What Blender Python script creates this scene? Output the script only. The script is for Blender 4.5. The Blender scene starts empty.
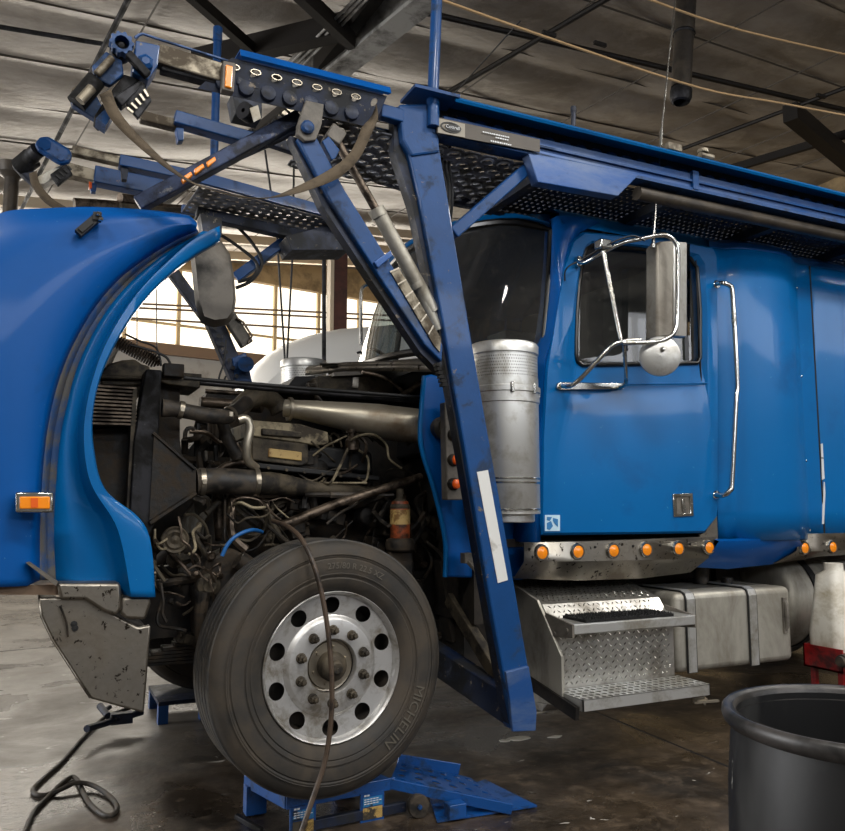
import bpy, math, random
from mathutils import Vector, Matrix
random.seed(7)
sc = bpy.context.scene
COL = sc.collection
# ------------------------------------------------------------------ camera
F = 800.0
YAW = math.radians(25.5)
PIT = math.radians(6.4)
EYE = Vector((0, 0, 1.33))
FW = Vector((math.sin(YAW)*math.cos(PIT), math.cos(YAW)*math.cos(PIT), math.sin(PIT)))
RT = Vector((math.cos(YAW), -math.sin(YAW), 0))
UP = RT.cross(FW)

def ray(px, py):
    return FW + RT*((px-422.5)/F) + UP*((415.5-py)/F)

def at(px, py, Y):
    """point of the plane Y = const that shows at a photo pixel"""
    d = ray(px, py)
    return EYE + d*(Y/d.y)

def atz(px, py, z):
    d = ray(px, py)
    return EYE + d*((z-EYE.z)/d.z)

def atx(px, py, x):
    d = ray(px, py)
    return EYE + d*(x/d.x)

# ------------------------------------------------------------------ mesh builder
def V(*a):
    return Vector(a)

def smooth_path(pts, k=6):
    pts = [Vector(p) for p in pts]
    if len(pts) < 3:
        return pts
    out = []
    n = len(pts)
    for i in range(n-1):
        p0 = pts[max(i-1, 0)]; p1 = pts[i]; p2 = pts[i+1]; p3 = pts[min(i+2, n-1)]
        for j in range(k):
            t = j/k
            out.append(0.5*((2*p1)+(p2-p0)*t+(2*p0-5*p1+4*p2-p3)*t*t+(3*p1-p0-3*p2+p3)*t**3))
    out.append(pts[-1])
    return out

class MB:
    def __init__(s):
        s.v = []; s.f = []; s.mi = []; s.cur = 0
    def add(s, vs, fs):
        n = len(s.v)
        s.v += [Vector(p) for p in vs]
        for f in fs:
            s.f.append([i+n for i in f]); s.mi.append(s.cur)
        return s
    def box(s, c, d, rot=None):
        c = Vector(c); h = Vector(d)/2
        vs = []
        for z in (-1, 1):
            for x, y in ((-1, -1), (1, -1), (1, 1), (-1, 1)):
                q = Vector((x*h.x, y*h.y, z*h.z))
                if rot: q = rot @ q
                vs.append(c+q)
        return s.add(vs, [(3, 2, 1, 0), (4, 5, 6, 7), (0, 1, 5, 4), (1, 2, 6, 5), (2, 3, 7, 6), (3, 0, 4, 7)])
    def span(s, x0, x1, y0, y1, z0, z1):
        return s.box(((x0+x1)/2, (y0+y1)/2, (z0+z1)/2), (abs(x1-x0), abs(y1-y0), abs(z1-z0)))
    def beam(s, p, q, w, h, up=(0, 0, 1), w2=None, h2=None):
        p = Vector(p); q = Vector(q); d = (q-p).normalized(); up = Vector(up)
        a = d.cross(up).normalized(); b = a.cross(d).normalized()
        w2 = w2 or w; h2 = h2 or h
        vs = []
        for o, ww, hh in ((p, w, h), (q, w2, h2)):
            for i, j in ((-1, -1), (1, -1), (1, 1), (-1, 1)):
                vs.append(o+a*(i*ww/2)+b*(j*hh/2))
        return s.add(vs, [(3, 2, 1, 0), (4, 5, 6, 7), (0, 1, 5, 4), (1, 2, 6, 5), (2, 3, 7, 6), (3, 0, 4, 7)])
    def tube(s, pts, r, n=10, caps=True, k=0, closed=False):
        pts = smooth_path(pts, k) if k else [Vector(p) for p in pts]
        m = len(pts)
        rs = r if isinstance(r, (list, tuple)) else None
        def rad(i):
            if rs is None: return r
            t = i/(m-1)*(len(rs)-1); a = int(min(t, len(rs)-2)); return rs[a]+(rs[a+1]-rs[a])*(t-a)
        ref = None; vs = []
        for i in range(m):
            if closed:
                d = (pts[(i+1) % m]-pts[i-1])
            else:
                d = (pts[min(i+1, m-1)]-pts[max(i-1, 0)])
            if d.length < 1e-9: d = Vector((0, 0, 1))
            d.normalize()
            if ref is None:
                ref = Vector((0, 0, 1)) if abs(d.z) < .9 else Vector((1, 0, 0))
            a = (ref-d*ref.dot(d))
            if a.length < 1e-6: a = d.orthogonal()
            a.normalize(); ref = a; b = d.cross(a); R = rad(i)
            for j in range(n):
                t = 2*math.pi*j/n
                vs.append(pts[i]+a*(R*math.cos(t))+b*(R*math.sin(t)))
        fs = []
        for i in range(m if closed else m-1):
            i2 = (i+1) % m
            for j in range(n):
                j2 = (j+1) % n
                fs.append((i*n+j, i*n+j2, i2*n+j2, i2*n+j))
        if caps and not closed:
            fs.append(tuple(reversed(range(n)))); fs.append(tuple(range((m-1)*n, m*n)))
        return s.add(vs, fs)
    def cyl(s, p, q, r, n=20, r2=None):
        return s.tube([p, q], r if r2 is None else [r, r2], n)
    def lathe(s, prof, o, ax, n=32, caps=False, arc=2*math.pi, closed=False):
        """prof: list of (radius, distance along the axis)"""
        o = Vector(o); ax = Vector(ax).normalized()
        ref = Vector((0, 0, 1)) if abs(ax.z) < .9 else Vector((1, 0, 0))
        a = (ref-ax*ref.dot(ax)).normalized(); b = ax.cross(a)
        vs = []; m = len(prof); full = abs(arc-2*math.pi) < 1e-6; nn = n if full else n+1
        for r, h in prof:
            for j in range(nn):
                t = arc*j/n
                vs.append(o+ax*h+a*(r*math.cos(t))+b*(r*math.sin(t)))
        fs = []
        for i in range(m if closed else m-1):
            i2 = (i+1) % m
            for j in range(n):
                j2 = (j+1) % nn
                fs.append((i*nn+j, i*nn+j2, i2*nn+j2, i2*nn+j))
        if caps:
            fs.append(tuple(reversed(range(nn)))); fs.append(tuple(range((m-1)*nn, m*nn)))
        return s.add(vs, fs)
    def prism(s, poly, off):
        poly = [Vector(p) for p in poly]; n = len(poly); off = Vector(off)
        vs = poly+[p+off for p in poly]
        fs = [tuple(range(n)), tuple(reversed(range(n, 2*n)))]
        for i in range(n):
            j = (i+1) % n
            fs.append((j, i, i+n, j+n))
        return s.add(vs, fs)
    def grid(s, rows, closed=False):
        n = len(rows[0]); vs = [p for r in rows for p in r]; fs = []
        for i in range(len(rows)-1):
            for j in range(n if closed else n-1):
                j2 = (j+1) % n
                fs.append((i*n+j, i*n+j2, (i+1)*n+j2, (i+1)*n+j))
        return s.add(vs, fs)
    def ring(s, outer, inner, off):
        """plate with a hole: matched outer and inner loops, thickness off"""
        off = Vector(off); n = len(outer)
        vs = [Vector(p) for p in outer]+[Vector(p) for p in inner]
        vs += [p+off for p in vs]
        fs = []
        for i in range(n):
            j = (i+1) % n
            fs += [(i, j, n+j, n+i), (2*n+j, 2*n+i, 3*n+i, 3*n+j), (j, i, 2*n+i, 2*n+j), (n+i, n+j, 3*n+j, 3*n+i)]
        return s.add(vs, fs)
    def holecell(s, fn, u0, u1, v0, v1, ru, rv, seg=8, fill=False):
        """cell of a surface fn(u, v) with an elliptic hole in its middle; seg multiple of 8"""
        cu, cv = (u0+u1)/2, (v0+v1)/2
        hu, hv = (u1-u0)/2, (v1-v0)/2
        vs = []
        for k in range(seg):
            t = 2*math.pi*k/seg; c, q = math.cos(t), math.sin(t)
            m = max(abs(c), abs(q)); vs.append(fn(cu+hu*c/m, cv+hv*q/m))
        for k in range(seg):
            t = 2*math.pi*k/seg
            vs.append(fn(cu+ru*math.cos(t), cv+rv*math.sin(t)))
        fs = [(k, (k+1) % seg, seg+(k+1) % seg, seg+k) for k in range(seg)]
        if fill: fs.append(tuple(range(seg, 2*seg)))
        return s.add(vs, fs)
    def text(s, txt, fn, size=.1, align='CENTER', depth=0):
        cu = bpy.data.curves.new('tmp', 'FONT'); cu.body = txt; cu.size = size
        cu.align_x = align; cu.extrude = depth; cu.resolution_u = 3
        ob = bpy.data.objects.new('tmp', cu)
        me = bpy.data.meshes.new_from_object(ob)
        vs = [fn(v.co.x, v.co.y, v.co.z) for v in me.vertices]
        s.add(vs, [tuple(p.vertices) for p in me.polygons])
        bpy.data.objects.remove(ob); bpy.data.curves.remove(cu); bpy.data.meshes.remove(me)
        return s

def world_loc(o):
    p = Vector((0, 0, 0))
    while o:
        p += o.location; o = o.parent
    return p

def obj(name, mb, mats, parent=None, smooth=35, bevel=0, solid=0, weld=False, off=0, sub=0):
    me = bpy.data.meshes.new(name)
    o0 = world_loc(parent)
    me.from_pydata([v-o0 for v in mb.v], [], mb.f)
    if not isinstance(mats, (list, tuple)): mats = [mats]
    for m in mats: me.materials.append(m)
    me.polygons.foreach_set('material_index', mb.mi)
    me.validate()
    import bmesh
    bm = bmesh.new(); bm.from_mesh(me)
    if weld: bmesh.ops.remove_doubles(bm, verts=bm.verts, dist=1e-4)
    bmesh.ops.recalc_face_normals(bm, faces=bm.faces)
    bm.to_mesh(me); bm.free()
    if smooth:
        me.shade_smooth(); me.set_sharp_from_angle(angle=math.radians(smooth))
    o = bpy.data.objects.new(name, me); COL.objects.link(o)
    o.parent = parent
    if solid:
        m = o.modifiers.new('t', 'SOLIDIFY'); m.thickness = solid; m.offset = off
    if sub:
        m = o.modifiers.new('s', 'SUBSURF'); m.levels = m.render_levels = sub
    if bevel:
        m = o.modifiers.new('b', 'BEVEL'); m.width = bevel; m.segments = 2; m.limit_method = 'ANGLE'; m.angle_limit = math.radians(40)
    return o

def empty(name, loc=(0, 0, 0), parent=None):
    o = bpy.data.objects.new(name, None); COL.objects.link(o)
    o.empty_display_size = .1
    o.parent = parent; o.location = Vector(loc)-world_loc(parent)
    return o

def tag(o, label=None, cat=None, group=None, kind=None):
    if label: o['label'] = label
    if cat: o['category'] = cat
    if group: o['group'] = group
    if kind: o['kind'] = kind
    return o

def copy_tree(o, parent=None, loc=None):
    c = o.copy(); COL.objects.link(c); c.parent = parent
    if loc is not None: c.location = loc
    for ch in list(o.children): copy_tree(ch, c)
    return c

# ------------------------------------------------------------------ materials
def srgb(h):
    h = h.lstrip('#'); out = []
    for i in (0, 2, 4):
        c = int(h[i:i+2], 16)/255
        out.append(c/12.92 if c <= .04045 else ((c+.055)/1.055)**2.4)
    return (*out, 1)

def mat(name, base, rough=.5, metal=0, dirt=None, dscale=4, dpos=.55, dwidth=.15, drough=None, dmetal=None, bump=0, bscale=20,
        coat=0, var=.0, vscale=2, emit=None, estr=0, trans=0, spec=.5, stretch=(1, 1, 1), wave=0, alpha=1, fine=None):
    m = bpy.data.materials.new(name); m.use_nodes = True
    nt = m.node_tree; N = nt.nodes; L = nt.links; b = N['Principled BSDF']
    tc = N.new('ShaderNodeTexCoord'); mp = N.new('ShaderNodeMapping'); mp.inputs['Scale'].default_value = stretch
    L.new(tc.outputs['Object'], mp.inputs['Vector'])
    co = mp.outputs['Vector']
    col = srgb(base) if isinstance(base, str) else base
    def noise(sc_, det=6, ro=.6, dist=0):
        n = N.new('ShaderNodeTexNoise'); n.inputs['Scale'].default_value = sc_; n.inputs['Detail'].default_value = det
        n.inputs['Roughness'].default_value = ro; n.inputs['Distortion'].default_value = dist; L.new(co, n.inputs['Vector']); return n.outputs['Fac']
    def ramp(fac, a, c_):
        r = N.new('ShaderNodeMapRange'); r.inputs[1].default_value = a; r.inputs[2].default_value = c_; r.clamp = True
        L.new(fac, r.inputs[0]); return r.outputs[0]
    b.inputs['Base Color'].default_value = col
    b.inputs['Roughness'].default_value = rough; b.inputs['Metallic'].default_value = metal
    b.inputs['Specular IOR Level'].default_value = spec
    b.inputs['Coat Weight'].default_value = coat; b.inputs['Coat Roughness'].default_value = .06
    cur = None
    if var:
        mx = N.new('ShaderNodeMix'); mx.data_type = 'RGBA'
        mx.inputs[6].default_value = tuple(c*(1-var) for c in col[:3])+(1,); mx.inputs[7].default_value = tuple(min(1, c*(1+var)) for c in col[:3])+(1,)
        L.new(ramp(noise(vscale), .3, .7), mx.inputs[0]); cur = mx.outputs[2]
    if dirt:
        for dd, ds, dp, dw in ([(dirt, dscale, dpos-.07, dwidth*.7)]+([(fine[0], fine[1], fine[2]-.085, fine[3])] if fine else [])):
            f = ramp(noise(ds, 9, .68, .3), dp, dp+dw)
            mx = N.new('ShaderNodeMix'); mx.data_type = 'RGBA'; L.new(f, mx.inputs[0])
            if cur: L.new(cur, mx.inputs[6])
            else: mx.inputs[6].default_value = col
            mx.inputs[7].default_value = srgb(dd); cur = mx.outputs[2]
            if dd is dirt:
                if drough is not None:
                    r = N.new('ShaderNodeMapRange'); L.new(f, r.inputs[0]); r.inputs[3].default_value = rough; r.inputs[4].default_value = drough; L.new(r.outputs[0], b.inputs['Roughness'])
                if dmetal is not None:
                    r = N.new('ShaderNodeMapRange'); L.new(f, r.inputs[0]); r.inputs[3].default_value = metal; r.inputs[4].default_value = dmetal; L.new(r.outputs[0], b.inputs['Metallic'])
    if cur: L.new(cur, b.inputs['Base Color'])
    last = None
    if bump:
        bp = N.new('ShaderNodeBump'); bp.inputs['Strength'].default_value = bump; bp.inputs['Distance'].default_value = .01
        L.new(noise(bscale, 5), bp.inputs['Height']); last = bp.outputs[0]
    if wave:
        bp = N.new('ShaderNodeBump'); bp.inputs['Strength'].default_value = wave; bp.inputs['Distance'].default_value = .02
        L.new(noise(2.2, 1), bp.inputs['Height'])
        if last: L.new(last, bp.inputs['Normal'])
        last = bp.outputs[0]
    if last: L.new(last, b.inputs['Normal'])
    if emit:
        b.inputs['Emission Color'].default_value = srgb(emit); b.inputs['Emission Strength'].default_value = estr
    if trans:
        b.inputs['Transmission Weight'].default_value = trans
    if alpha < 1: b.inputs['Alpha'].default_value = alpha
    return m

M = {}
M['paint'] = mat('blue_paint', '#004f98', .35, 0, dirt='#0a3a6c', dscale=3, dpos=.62, dwidth=.3, drough=.5, coat=.12, spec=.22, wave=.1, var=.06, vscale=1.5, fine=('#5c84a4', 38, .76, .03))
M['paint_door'] = mat('blue_door_paint', '#005f9f', .3, 0, dirt='#0a4c84', dscale=2, dpos=.62, dwidth=.3, drough=.45, coat=.2, spec=.22, wave=.08, var=.06, vscale=1.5, fine=('#4f8ab0', 30, .76, .04))
M['dirty'] = mat('dusty_blue_paint', '#1a4272', .65, 0, dirt='#55534f', dscale=7, dpos=.5, dwidth=.2, bump=.1, bscale=60)
M['rack'] = mat('rack_blue_paint', '#063f76', .42, 0, spec=.35, dirt='#1e3350', dscale=6, dpos=.6, dwidth=.12, drough=.7, coat=.15, var=.15, vscale=5, fine=('#6f6558', 25, .73, .05), bump=.08, bscale=50)
M['rack_dark'] = mat('rack_shaded_paint', '#061a38', .5, 0, dirt='#16181c', dscale=5, dpos=.5, dwidth=.2, drough=.7, var=.2, vscale=5, fine=('#6f6558', 25, .7, .05))  # darker copy of the rack blue, shade under flanges put into the colour
M['rack_wear'] = mat('worn_blue_rail', '#1d4c8a', .38, .2, dirt='#55688a', dscale=2, dpos=.5, dwidth=.35, drough=.45, stretch=(1, 1, 3), fine=('#173a6c', 12, .66, .2))
M['bare'] = mat('bare_steel_bar', '#8a8272', .5, .7, dirt='#4a4032', dscale=9, dpos=.5, dwidth=.2, drough=.7, dmetal=.3)
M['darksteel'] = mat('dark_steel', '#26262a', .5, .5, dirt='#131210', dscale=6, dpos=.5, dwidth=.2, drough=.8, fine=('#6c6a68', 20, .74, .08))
M['deck'] = mat('perforated_steel', '#7c808a', .5, .2, dirt='#4a4844', dscale=8, dpos=.5, dwidth=.2, drough=.75)
M['chrome'] = mat('polished_metal', '#c9c9c4', .16, 1, dirt='#8b8578', dscale=6, dpos=.6, dwidth=.2, drough=.4)
M['stainless'] = mat('stainless_sheet', '#98938a', .34, 1, dirt='#6f6659', dscale=3, dpos=.5, dwidth=.35, drough=.5, dmetal=.8, fine=('#2b241c', 34, .68, .03), wave=.1)
M['alu'] = mat('aluminium', '#cbcbc8', .38, .75, dirt='#9a958a', dscale=5, dpos=.55, dwidth=.25, drough=.5)
M['rim'] = mat('brushed_rim', '#c9c8c6', .38, .75, dirt='#8d867a', dscale=9, dpos=.55, dwidth=.25, drough=.5)
M['diamond'] = mat('diamond_plate', '#c8c6c0', .3, .85, dirt='#7a746a', dscale=4, dpos=.5, dwidth=.3, drough=.55)
M['tank'] = mat('aged_aluminium_tank', '#b5b1a6', .48, .65, dirt='#7c766a', dscale=3, dpos=.5, dwidth=.3, drough=.65, stretch=(1, 1, .5))
M['rubber'] = mat('tire_rubber', '#2b2926', .62, 0, dirt='#453d33', dscale=5, dpos=.45, dwidth=.35, drough=.8, bump=.05, bscale=70)
M['rubber_tread'] = mat('tire_tread_rubber', '#2f2e2d', .6, 0, dirt='#4a443b', dscale=10, dpos=.5, dwidth=.3)
M['tire_text'] = mat('raised_tire_lettering', '#5a554c', .6, 0)
M['hose'] = mat('black_rubber_hose', '#1d1b19', .5, 0, dirt='#4b4237', dscale=14, dpos=.5, dwidth=.25, drough=.8, bump=.05)
M['grime'] = mat('oily_black_iron', '#13110f', .55, .2, dirt='#3a3024', dscale=11, dpos=.5, dwidth=.22, drough=.85, bump=.25, bscale=40)
M['grime2'] = mat('dusty_engine_iron', '#544b3c', .7, .2, dirt='#1f1b16', dscale=9, dpos=.5, dwidth=.25, bump=.25, bscale=40)
M['tan'] = mat('dusty_cast_cover', '#9a8e74', .65, .3, dirt='#3b3327', dscale=7, dpos=.52, dwidth=.2, bump=.15, bscale=40)
M['pipe'] = mat('heat_stained_steel_pipe', '#c2baa8', .36, .8, dirt='#80664a', dscale=4, dpos=.54, dwidth=.35, drough=.55)
M['rodm'] = mat('greasy_steel_rod', '#6e6154', .4, .7, dirt='#2c241c', dscale=10, dpos=.5, dwidth=.2)
M['clamp'] = mat('clamp_band', '#a59c8c', .35, .9)
M['black'] = mat('matte_black', '#0e0e0f', .6)
M['blackgloss'] = mat('black_rubber_seal', '#0a0a0b', .3)
M['amber'] = mat('amber_lens', '#f08a12', .25, 0, coat=.6, emit='#ff9420', estr=.08)
M['red_lens'] = mat('orange_red_lens', '#e0601c', .25, 0, coat=.6, emit='#ff4a18', estr=.05)
M['white_sticker'] = mat('white_reflective_tape', '#d9d9d6', .5, 0, dirt='#a8a59d', dscale=8, dpos=.6, dwidth=.2)
M['strap'] = mat('dirty_webbing', '#5e5242', .9, 0, dirt='#40372b', dscale=8, dpos=.5, dwidth=.2, bump=.2, bscale=200)
M['drum'] = mat('black_plastic_drum', '#0c0c0d', .5, 0, dirt='#2b2b2a', dscale=5, dpos=.55, dwidth=.25, drough=.6, wave=.2, fine=('#8a8984', 9, .72, .02), stretch=(1, 1, .35))
M['drumrim'] = mat('dusty_drum_rim', '#3d3a38', .42, 0, dirt='#1b1a19', dscale=9, dpos=.5, dwidth=.2)
M['jack'] = mat('blue_jack_paint', '#06488c', .38, 0, dirt='#0d2a4a', dscale=8, dpos=.58, dwidth=.2, drough=.7, coat=.2, fine=('#0a0f16', 22, .72, .08))
M['red'] = mat('red_cart_paint', '#8e1214', .4, 0, dirt='#3c0c0c', dscale=6, dpos=.55, dwidth=.2)
M['white'] = mat('white_plastic', '#d8d4c8', .45, 0, dirt='#a59a82', dscale=4, dpos=.55, dwidth=.25)
M['mirrorback'] = mat('dull_mirror_back', '#8a857b', .5, .5, dirt='#6a6258', dscale=5, dpos=.5, dwidth=.3)
M['orange_label'] = mat('orange_label', '#d8902c', .5)
M['label_paper'] = mat('yellow_jack_label', '#b89858', .6, 0, dirt='#3c362c', dscale=16, dpos=.5, dwidth=.1)
M['bluelabel'] = mat('blue_jack_label', '#2b78b0', .5, 0, dirt='#0d2236', dscale=16, dpos=.55, dwidth=.1)
M['letter_white'] = mat('white_lettering', '#d5d8da', .5)
M['letter_black'] = mat('black_lettering', '#181818', .5)
M['plate'] = mat('worn_metal_decal', '#4a4237', .5, 0, dirt='#3f372d', dscale=6, dpos=.5, dwidth=.3)
M['plate_light'] = mat('light_decal_field', '#8f887a', .5, 0)
M['filter'] = mat('orange_filter_can', '#a8502a', .4, 0, dirt='#3a2418', dscale=9, dpos=.5, dwidth=.2)
M['glovecream'] = mat('cream_label', '#b99c62', .5, 0, dirt='#7c5a30', dscale=20, dpos=.6, dwidth=.12)
M['seat'] = mat('dark_seat_cloth', '#1a1a1e', .8)
M['dash'] = mat('dark_dash', '#17171a', .6)
M['beige'] = mat('beige_cab_trim', '#77705f', .7)
M['mat_pad'] = mat('black_bristle_mat', '#0b0b0c', .9, 0, bump=1, bscale=140)
M['ceilmat'] = mat('ceiling_insulation_foil', '#a09a93', .5, .1, dirt='#7c746a', dscale=.6, dpos=.45, dwidth=.3, bump=.9, bscale=7, stretch=(1, 1.6, 1), fine=('#b4aca0', 1.2, .62, .2))
M['seamtape'] = mat('seam_tape', '#4a443c', .6)
M['bluesteel'] = mat('blue_grey_steel', '#3a4560', .45, .5, dirt='#20222a', dscale=7, dpos=.5, dwidth=.2, fine=('#7c7a78', 18, .68, .08))
M['purlin'] = mat('dark_roof_steel', '#1c1712', .6, .3)
M['girder'] = mat('grey_roof_girder', '#a3a19c', .45, .4, dirt='#3d3a36', dscale=3, dpos=.5, dwidth=.3)
M['rust'] = mat('rusty_brown_steel', '#4e281c', .6, .2, dirt='#32180f', dscale=3, dpos=.5, dwidth=.3)
M['cream_steel'] = mat('cream_painted_steel', '#b4a48c', .6)
M['ropem'] = mat('tan_rope', '#a88a62', .8)
M['wire'] = mat('black_cable', '#101011', .5)
M['duct'] = mat('grimy_exhaust_duct', '#3a3530', .45, .4, dirt='#4c453c', dscale=5, dpos=.5, dwidth=.2)
M['wallgrey'] = mat('painted_block_wall', '#a5a29c', .8, 0, dirt='#7d786f', dscale=2, dpos=.55, dwidth=.3)
M['wallrib'] = mat('cream_metal_siding', '#a08a66', .7, 0, dirt='#6b5a40', dscale=2, dpos=.5, dwidth=.3)
M['ledge'] = mat('brown_sill', '#7a6450', .7)
M['vinyl'] = mat('white_painted_tank', '#dcdad4', .4, 0)
M['daylight'] = mat('frosted_daylight_pane', '#e8e4d8', .6, 0, emit='#fff2dc', estr=1.6)
M['mullion'] = mat('cream_mullion', '#c9b48c', .6)
M['plas_grey'] = mat('grey_moulded_plastic', '#716b62', .6, 0, dirt='#3a3732', dscale=4, dpos=.5, dwidth=.3, bump=.1, bscale=30)
M['bluehose'] = mat('blue_hose', '#1c5fa0', .4)
M['frame'] = mat('chassis_black', '#131110', .7, .1, dirt='#2b241c', dscale=7, dpos=.5, dwidth=.25, bump=.2)
M['mirrorglass'] = mat('mirror_glass', '#e0e0e0', .02, 1)

def glass_mat():
    m = bpy.data.materials.new('cab_glass'); m.use_nodes = True
    nt = m.node_tree; N = nt.nodes; L = nt.links
    for n in list(N): N.remove(n)
    out = N.new('ShaderNodeOutputMaterial'); mix = N.new('ShaderNodeMixShader')
    tr = N.new('ShaderNodeBsdfTransparent'); tr.inputs[0].default_value = (.42, .47, .48, 1)
    gl = N.new('ShaderNodeBsdfGlossy'); gl.inputs['Roughness'].default_value = .03
    lw = N.new('ShaderNodeFresnel'); ge = N.new('ShaderNodeNewGeometry'); io = N.new('ShaderNodeMapRange'); io.inputs[3].default_value = 1.5; io.inputs[4].default_value = 1/1.5; L.new(ge.outputs['Backfacing'], io.inputs[0]); L.new(io.outputs[0], lw.inputs[0])
    ad = N.new('ShaderNodeMath'); ad.operation = 'ADD'; ad.inputs[1].default_value = .0
    L.new(lw.outputs[0], ad.inputs[0]); L.new(ad.outputs[0], mix.inputs[0])
    df = N.new('ShaderNodeBsdfDiffuse'); df.inputs[0].default_value = srgb('#b8b4ac')
    mx2 = N.new('ShaderNodeMixShader'); ns = N.new('ShaderNodeTexNoise'); ns.inputs['Scale'].default_value = 30; ns.inputs['Detail'].default_value = 12; ns.inputs['Roughness'].default_value = .8
    mr = N.new('ShaderNodeMapRange'); mr.inputs[1].default_value = .54; mr.inputs[2].default_value = .66; mr.inputs[3].default_value = .05; mr.inputs[4].default_value = .14
    tc = N.new('ShaderNodeTexCoord'); L.new(tc.outputs['Object'], ns.inputs['Vector']); L.new(ns.outputs[0], mr.inputs[0])
    L.new(mr.outputs[0], mx2.inputs[0]); L.new(tr.outputs[0], mx2.inputs[1]); L.new(df.outputs[0], mx2.inputs[2])
    L.new(mx2.outputs[0], mix.inputs[1]); L.new(gl.outputs[0], mix.inputs[2]); L.new(mix.outputs[0], out.inputs[0])
    return m
M['glass'] = glass_mat()

def floor_mat():
    m = bpy.data.materials.new('stained_wet_concrete'); m.use_nodes = True
    nt = m.node_tree; N = nt.nodes; L = nt.links; b = N['Principled BSDF']
    tc = N.new('ShaderNodeTexCoord')
    def noise(s, det=8, ro=.6, dist=0, st=(1, 1, 1)):
        mp = N.new('ShaderNodeMapping'); mp.inputs['Scale'].default_value = st; L.new(tc.outputs['Object'], mp.inputs[0])
        n = N.new('ShaderNodeTexNoise'); n.inputs['Scale'].default_value = s; n.inputs['Detail'].default_value = det; n.inputs['Roughness'].default_value = ro; n.inputs['Distortion'].default_value = dist
        L.new(mp.outputs[0], n.inputs['Vector']); return n.outputs[0]
    def rng(f, a, c, lo=0, hi=1):
        r = N.new('ShaderNodeMapRange'); r.inputs[1].default_value = a; r.inputs[2].default_value = c; r.inputs[3].default_value = lo; r.inputs[4].default_value = hi; L.new(f, r.inputs[0]); return r.outputs[0]
    def mix(f, a, c):
        x = N.new('ShaderNodeMix'); x.data_type = 'RGBA'; L.new(f, x.inputs[0])
        for i, q in ((6, a), (7, c)):
            if isinstance(q, str): x.inputs[i].default_value = srgb(q)
            else: L.new(q, x.inputs[i])
        return x.outputs[2]
    # dark stains around the truck; daylight on the far-left slab painted into the colour
    big = noise(.55, 3, .5, .4)
    sx = N.new('ShaderNodeSeparateXYZ'); L.new(tc.outputs['Object'], sx.inputs[0])
    g = N.new('ShaderNodeMath'); g.operation = 'MULTIPLY_ADD'; g.inputs[1].default_value = .12; L.new(sx.outputs[1], g.inputs[0])
    g.inputs[2].default_value = -.85
    s1 = N.new('ShaderNodeMath'); s1.operation = 'ADD'; L.new(big, s1.inputs[0]); L.new(g.outputs[0], s1.inputs[1])
    g2 = N.new('ShaderNodeMath'); g2.operation = 'MULTIPLY_ADD'; g2.inputs[1].default_value = -.12; L.new(sx.outputs[0], g2.inputs[0]); L.new(s1.outputs[0], g2.inputs[2])
    far = rng(g2.outputs[0], .0, .35)
    c = mix(rng(noise(2.2, 9, .65, .5), .38, .62), '#1e1812', '#4a3f34')
    c = mix(rng(noise(9, 9, .7), .5, .68), c, '#615446')
    c = mix(rng(noise(1.1, 6, .7, 1.2, (1, 2.2, 1)), .48, .66), c, '#14100c')
    c = mix(far, c, mix(rng(noise(3, 9, .7), .35, .7), '#8b857c', '#6e675e'))
    c = mix(rng(noise(5, 4, .55, 1.5, (1, 2.6, 1)), .70, .72), c, '#b4b0a8')
    L.new(c, b.inputs['Base Color'])
    L.new(rng(noise(1.3, 6, .6, .5), .42, .62, .22, .62), b.inputs['Roughness'])
    bp = N.new('ShaderNodeBump'); bp.inputs['Strength'].default_value = .35; bp.inputs['Distance'].default_value = .01
    L.new(noise(22, 9, .7), bp.inputs['Height']); L.new(bp.outputs[0], b.inputs['Normal'])
    return m
M['floor'] = floor_mat()
# ================================================================== THE SETTING
BA = V(-.158, .987, 0)      # building axis away from the camera
BB = V(.987, .158, 0)       # building axis along the window wall
def bp_(b, d, z):
    return BB*b+BA*d+V(0, 0, z)
ROT = Matrix(((BB.x, BA.x, 0), (BB.y, BA.y, 0), (0, 0, 1)))
def ceil_z(b):
    return 5.75+.125*b
B0, B1, D0, D1 = -9.0, 15.0, -9.0, 15.8

fl = MB(); fl.box(bp_((B0+B1)/2, (D0+D1)/2, -.05), (B1-B0, D1-D0, .1), ROT)
tag(obj('floor', fl, M['floor'], smooth=0), 'oil-stained wet concrete workshop floor', kind='structure')
# saw-cut joints in the slab
j = MB()
a = atz(500, 672, .001); b = atz(722, 764, .001); dd = (b-a)
j.beam(a-dd*.6, b+dd*1.2, .014, .002)
a = atz(-40, 655, .001); b = atz(60, 646, .001); dd = b-a
j.beam(a-dd*1, b+dd*6, .02, .002)
tag(obj('trim_1', j, M['black'], smooth=0), 'dark saw-cut joints in the concrete floor', kind='structure')

# quilted insulated ceiling
c = MB(); rows = []
nb, nd = 150, 230
rnd = [[random.random() for _ in range(40)] for _ in range(40)]
for i in range(nd+1):
    d = D0+(D1-D0)*i/nd; r = []
    for k in range(nb+1):
        b = B0+(B1-B0)*k/nb
        s = abs(math.sin(math.pi*d/1.1)); q = abs(math.sin(math.pi*b/1.9))
        w = .03*math.sin(b*2.3+math.sin(d*1.7)*2)
        r.append(bp_(b, d, ceil_z(b)-(.07+.03*math.sin(d*2.1))*s**.5*(.25+.75*q**.35)+w*s*.6))
    rows.append(r)
c.grid(rows)
tag(obj('ceiling', c, M['ceilmat'], smooth=80), 'sagging brown foil-faced insulation under the sloped roof', kind='structure')
sm = MB()
d = D0+1.1
while d < D1:
    sm.tube([bp_(B0, d, ceil_z(B0)-.05), bp_(B1, d, ceil_z(B1)-.05)], .012, 6); d += 1.1
b = B0+.1
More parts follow.
